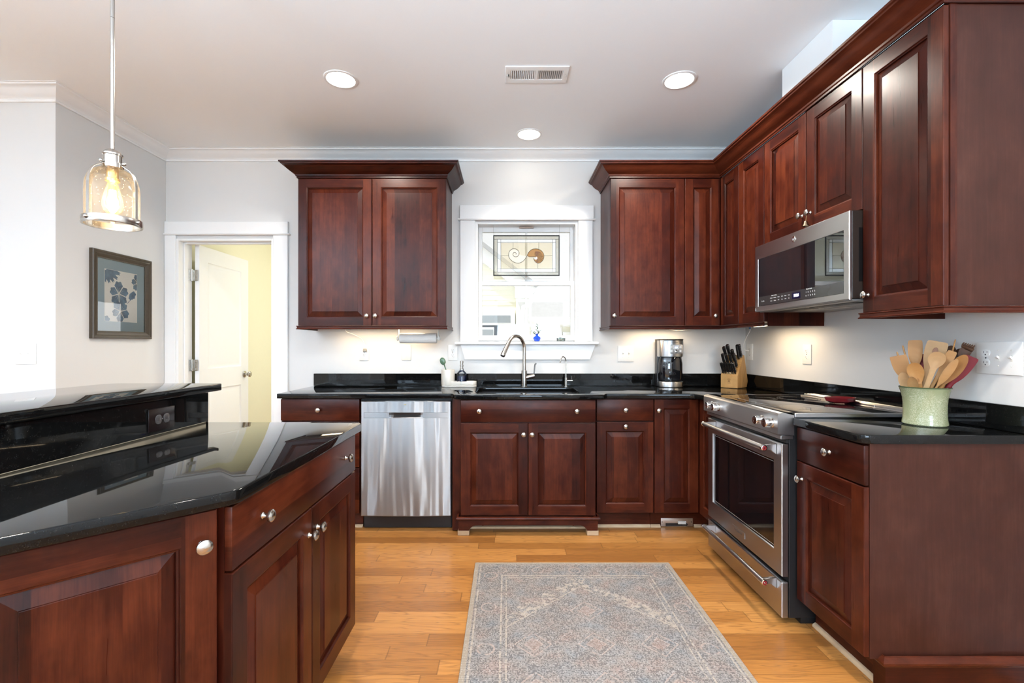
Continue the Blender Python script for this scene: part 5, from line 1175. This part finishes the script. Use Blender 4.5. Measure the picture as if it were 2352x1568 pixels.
utensil('red_spatula', 'dark red silicone spatula half hidden at the back left of crock', 'spatula', RUB, (880, 335), (865, 790), .062, [(0, .022), (.004, .030), (.05, .030), (.08, .022), (.10, .008)], 0, .007)
utensil('wooden_turner', 'broad wooden turner with dark oval inlay in the middle of crock', 'utensil', MAP, (1100, 150), (885, 790), .020, [(0, .030), (.006, .041), (.04, .043), (.08, .036), (.115, .022), (.15, .012)], 0, .006, .009, (.040, .009, .016))
utensil('wooden_spoon', 'pale round-bowled wooden spoon at front centre of the crock', 'spoon', MAP, (1115, 300), (935, 790), -.055, [(0, .004), (.004, .018), (.014, .029), (.030, .034), (.047, .029), (.060, .019), (.075, .013)], .010, .006, .010)
utensil('wooden_spoon', 'tan oval wooden spoon at left centre of the crock', 'spoon', OLV, (735, 458), (830, 790), -.050, [(0, .004), (.004, .018), (.016, .029), (.035, .034), (.055, .030), (.075, .020), (.09, .012)], .009, .006, .010)
utensil('wooden_spoon', 'small pale spoon low at the left rim of the crock', 'spoon', MAP, (575, 597), (640, 800), -.028, SPN(.085, .0255), .008)
utensil('wooden_spoon', 'smallest honey-coloured spoon low at the front rim of the crock', 'spoon', BEE, (715, 658), (735, 800), -.055, SPN(.085, .0225), .007)
utensil('wooden_fork', 'ridged pale wooden fork right of the round-bowled spoon', 'utensil', BEE, (1310, 290), (1010, 790), -.020, [(0, .012), (.004, .018), (.03, .020), (.06, .018), (.09, .012), (.12, .009)], .003, .006)
utensil('wooden_paddle', 'slim wooden paddle right of the ridged fork', 'utensil', BEE, (1375, 405), (1085, 795), -.045, SPN(.13, .018), 0, .006)
utensil('wooden_spoon', 'long wooden spoon with carved grain leaning right in the crock', 'spoon', OLV, (1500, 345), (1150, 795), -.012, SPN(.135, .029), .008)
utensil('red_spatula', 'dark red silicone spatula leaning out to the far right of crock', 'spatula', RUB, (1590, 370), (1255, 795), .022, [(0, .018), (.006, .028), (.05, .030), (.09, .024), (.12, .012), (.14, .011)], 0, .008, .011)
utensil('wooden_ladle', 'dark walnut ladle behind the broad turner', 'utensil', DRK, (1300, 210), (1075, 790), .050, SPN(.09, .026), .012)
utensil('wooden_ladle', 'second dark walnut spoon at the back right of the crock', 'utensil', DRK, (1430, 255), (1120, 790), .062, SPN(.085, .024), .010)
utensil('wooden_stick', 'thin reddish stick rising highest at the back right of crock', 'utensil', OLV, (1345, 122), (1180, 790), .035, [(0, .0022), (.01, .003), (.05, .0036)], 0, .006, .004)
utensil('wooden_stick', 'thin wooden handle end poking up behind the upper left turner', 'utensil', BEE, (585, 208), (740, 790), .060, [(0, .003), (.01, .0042), (.05, .0044)], 0, .007, .0045)
utensil('wooden_stick', 'short handle end just above the squared left turner', 'utensil', BEE, (502, 300), (660, 790), .040, [(0, .003), (.01, .004), (.05, .004)], 0, .007, .0042)
# dark pasta fork with teeth
pf = utensil('pasta_fork', 'dark walnut pasta fork with short teeth at the right of crock', 'utensil', DRK, (1535, 215), (1190, 790), .052, SPN(.06, .024), .006)
V_ = Vector((cx, cy)).normalized(); P_ = Vector((V_.y, -V_.x)); m = MB()
def at_(zx, zy, e):
    k = (1980+zx/6.272-1164)/1070; t_ = (k*(cy+V_.y*e)-cx-V_.x*e)/(P_.x-k*P_.y); Y = cy+P_.y*t_+V_.y*e
    return Vector((cx+P_.x*t_+V_.x*e, Y, CH-(760+zy/6.272-792)*Y/1070))
for i in range(6):
    b_ = at_(1445+30*i, 225+9*i, .052); m.tube([b_, b_+Vector((.0, -.002, .010)), b_+Vector((.002, -.006, .017))], [.0034, .003, .002], 8)
m.tube([at_(1440, 215, .053), at_(1520, 245, .053), at_(1600, 285, .053)], [.007, .011, .010], 12, flat=.7); m.build('teeth', DRK, pf)
# spoon rest on the cooktop
g_ = plain('oxblood_glaze', (.16, .012, .014), .16, var=.3, scale=18)
sr = MB().lathe([(0, .006), (.048, .006), (.062, .013), (.071, .027), (.075, .029), (.068, .010), (.050, .0005), (0, .0005)], Matrix.Translation((1.722, 2.405, .9352)) @ Matrix.Diagonal((1.0, .72, 1, 1)), 40).build('spoon_rest', g_)
tag(sr, 'shallow dark red ceramic spoon rest on the black cooktop', 'spoon rest')
# ornament hanging from the cabinet knob over the microwave
kx, ky, kz = 1.4835, 2.32, 1.893
on = thing('bell_ornament', 'tiny metal bell ornament hung by a cord from cabinet knob above the microwave', 'ornament', (kx, ky, 1.85))
MB().tube([(kx+.006, ky, kz+.0050), (kx+.006, ky-.003, kz-.02), (kx+.006, ky, kz-.042)], .0010, 6).build('cord', plain('gold_cord', (.45, .27, .12), .5), on)
MB().lathe([(0, 0), (.006, -.001), (.009, -.006), (.011, -.014), (.016, -.024), (.0165, -.026), (.0145, -.026), (.010, -.016), (0, -.012)], Matrix.Translation((kx+.006, ky, kz-.042)), 20).build('bell', plain('aged_brass', (.40, .32, .22), .25, 1.0), on)
# vents
vt = thing('ceiling_vent', 'white louvred air register in the ceiling between the lights', 'vent', (.166, 2.597, ZC))
FV = Matrix.Translation((.166, 2.597, ZC-.0006)) @ Matrix.Rotation(PI, 4, 'X')
MB().slab([(-.174, -.080), (.174, -.080), (.174, .080), (-.174, .080)], 0, .006, .003, [[(-.145, -.042), (-.008, -.042), (-.008, .042), (-.145, .042)], [(.008, -.042), (.145, -.042), (.145, .042), (.008, .042)]], T=FV).build('grille_frame', TRIMW, vt)
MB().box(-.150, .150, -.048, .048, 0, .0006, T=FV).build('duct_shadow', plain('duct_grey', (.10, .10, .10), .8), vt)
for s in (-1, 1):
    for k in range(13):
        MB().box(-.0042, .0042, -.0425, .0425, -.0004, .0004, T=FV @ Matrix.Translation((s*.0765+(k-6)*.0107, 0, .0035)) @ Matrix.Rotation(s*.5, 4, 'Y')).build('louver', TRIMW, vt)
for s in (-1, 1): MB().lathe([(0, .0015), (.004, .001), (.0045, 0), (0, 0)], FV @ Matrix.Translation((s*.161, 0, .006)), 12).build('screw', NICKEL, vt)
MB().box(-.157, -.152, -.012, .012, .0055, .011, .001, T=FV).build('lever', BLACK, vt)
FT = Fr((0, 3.1632, 0), (1, 0, 0), (0, -1, 0))
tv = thing('toe_kick_inlet', 'steel vacuum inlet plate in the toe kick of the corner cabinet', 'vent', (1.155, 3.16, .03))
MB().slab([(1.046, .004), (1.262, .004), (1.262, .059), (1.046, .059)], 0, .003, .0008, [[(1.078, .006), (1.225, .006), (1.225, .026), (1.078, .026)]], T=FT.mat(0, 0, 0)).build('plate', steel('satin_plate', (.62, .60, .56), .35, 'h'), tv)
MB().fbox(FT, 1.076, 1.227, .0003, .0012, .0045, .028).build('opening', BLACK, tv)
MB().fbox(FT, 1.160, 1.215, .002, .010, .020, .040, .002).build('flap', plain('pale_flap', (.55, .54, .50), .5), tv)
MB().fbox(FT, 1.19, 1.228, .002, .008, .012, .020, .002).build('latch', DARKMETAL, tv)
m = MB()
for x in (1.054, 1.252): m.lathe([(0, .001), (.004, .0008), (.0042, 0), (0, 0)], FT.mat(x, .0031, .034), 10)
m.build('screws', DARKMETAL, tv)
# rug
def rug_mat():
    g = G('faded_rug'); p, x, y, z = g.pos()
    lx = g.M('SUBTRACT', x, .368); ly = g.M('SUBTRACT', 2.63, y)          # across, and down from the far edge
    ax = g.M('ABSOLUTE', lx); ed = g.M('MINIMUM', g.M('SUBTRACT', .546, ax), ly)
    rowi = g.M('FLOOR', g.M('DIVIDE', y, .0048)); coli = g.M('FLOOR', g.M('DIVIDE', x, .0042))
    wn = g.white(g.vec(coli, rowi, 0.0)); wn2 = g.white(g.vec(coli, rowi, 5.0))
    tone = g.noise(p, 7, 3); tint = g.noise(p, 11, 2)
    base = g.ramp(tint, [(.30, (0.267, 0.210, 0.187)), (.47, (0.245, 0.218, 0.199)), (.58, (0.237, 0.218, 0.207)), (.72, (0.206, 0.210, 0.214))])
    dark = g.mix(tint, (0.073, 0.060, 0.058), (0.047, 0.050, 0.058))
    thr = g.M('ADD', .40, g.M('MULTIPLY', g.M('SUBTRACT', tone, .5), .9))
    c = g.mix(g.M('MULTIPLY', g.M('GREATER_THAN', wn, g.M('ADD', thr, .16)), .55), base, dark)
    def line(v, at, w): return g.M('LESS_THAN', g.M('ABSOLUTE', g.M('SUBTRACT', v, at)), w)
    cream = (0.396, 0.336, 0.274)
    worn = g.ramp(g.noise(p, 55, 3), [(.38, (0, 0, 0)), (.5, (1, 1, 1))])
    ln = g.M('MAXIMUM', g.M('MAXIMUM', line(ed, .034, .004), line(ed, .152, .004)), line(ed, .175, .003))
    # arch: cream flecked band rising to the centre of the far end
    arch = g.M('SUBTRACT', g.M('SUBTRACT', ly, .26), g.M('MULTIPLY', ax, .92))
    stp = g.M('MULTIPLY', g.M('SUBTRACT', g.white(g.vec(g.M('FLOOR', g.M('DIVIDE', x, .016)), g.M('FLOOR', g.M('DIVIDE', y, .016)), 1.0)), .5), .05)
    archs = g.M('ADD', arch, stp); inn = g.M('GREATER_THAN', ed, .175)
    band = g.M('MULTIPLY', line(archs, -.045, .045), g.ramp(g.noise(p, 42, 3), [(.47, (0, 0, 0)), (.53, (1, 1, 1))]))
    ln = g.M('MAXIMUM', ln, g.M('MULTIPLY', inn, g.M('MAXIMUM', band, line(arch, .006, .004))))
    # ring motifs in the border and down the middle
    my = g.M('SUBTRACT', g.M('FRACT', g.M('DIVIDE', g.M('SUBTRACT', ly, .0), .30)), .5); mx = g.M('SUBTRACT', ax, .453)
    rg_ = g.M('SQRT', g.M('ADD', g.M('POWER', g.M('MULTIPLY', my, .30), 2.0), g.M('POWER', mx, 2.0)))
    r2 = g.M('SQRT', g.M('ADD', g.M('POWER', g.M('SUBTRACT', g.M('MULTIPLY', g.M('FRACT', g.M('DIVIDE', g.M('ADD', ax, .10), .2)), .2), .1), 2.0), g.M('POWER', g.M('SUBTRACT', ly, .093), 2.0)))
    my3 = g.M('SUBTRACT', g.M('FRACT', g.M('DIVIDE', g.M('SUBTRACT', ly, .36), .24)), .5)
    r3 = g.M('ADD', g.M('ABSOLUTE', g.M('MULTIPLY', my3, .24)), g.M('MULTIPLY', g.M('ABSOLUTE', g.M('SUBTRACT', g.M('ABSOLUTE', g.M('SUBTRACT', ax, .13)), .13)), 1.0))
    in3 = g.M('GREATER_THAN', arch, .06)
    rings = g.M('MAXIMUM', g.M('MAXIMUM', line(rg_, .034, .004), g.M('MULTIPLY', line(r2, .030, .0035), g.M('LESS_THAN', ax, .42))), g.M('MULTIPLY', in3, g.M('MAXIMUM', line(r3, .075, .004), line(r3, .040, .004))))
    c = g.mix(g.M('MULTIPLY', g.M('MULTIPLY', ln, worn), .72), c, cream)
    c = g.mix(g.M('MULTIPLY', g.M('MULTIPLY', rings, worn), .8), c, (0.344, 0.269, 0.232))
    rose = g.M('MULTIPLY', in3, g.M('LESS_THAN', r3, .036)); c = g.mix(g.M('MULTIPLY', rose, .35), c, (0.310, 0.202, 0.166))
    c = g.mix(g.M('LESS_THAN', ed, .022), c, (0.292, 0.244, 0.191))
    fy = g.M('FRACT', g.M('DIVIDE', y, .0095)); c = g.mix(g.M('MULTIPLY', g.M('GREATER_THAN', fy, .78), .35), c, (0.095, 0.084, 0.079))
    c = g.mix(g.M('MULTIPLY', g.M('GREATER_THAN', wn2, .88), .35), c, (0.413, 0.386, 0.365))
    g.p(color=c, rough=.95, spec=.15); g.bump(g.M('ADD', fy, wn), .35, .002); return g.m
rug = MB().slab(rrect(-.178, .914, .85, 2.63, .006, 2), .001, .008, .003).build('rug', rug_mat())
tag(rug, 'faded grey patterned rug on the oak floor before the sink', 'rug')
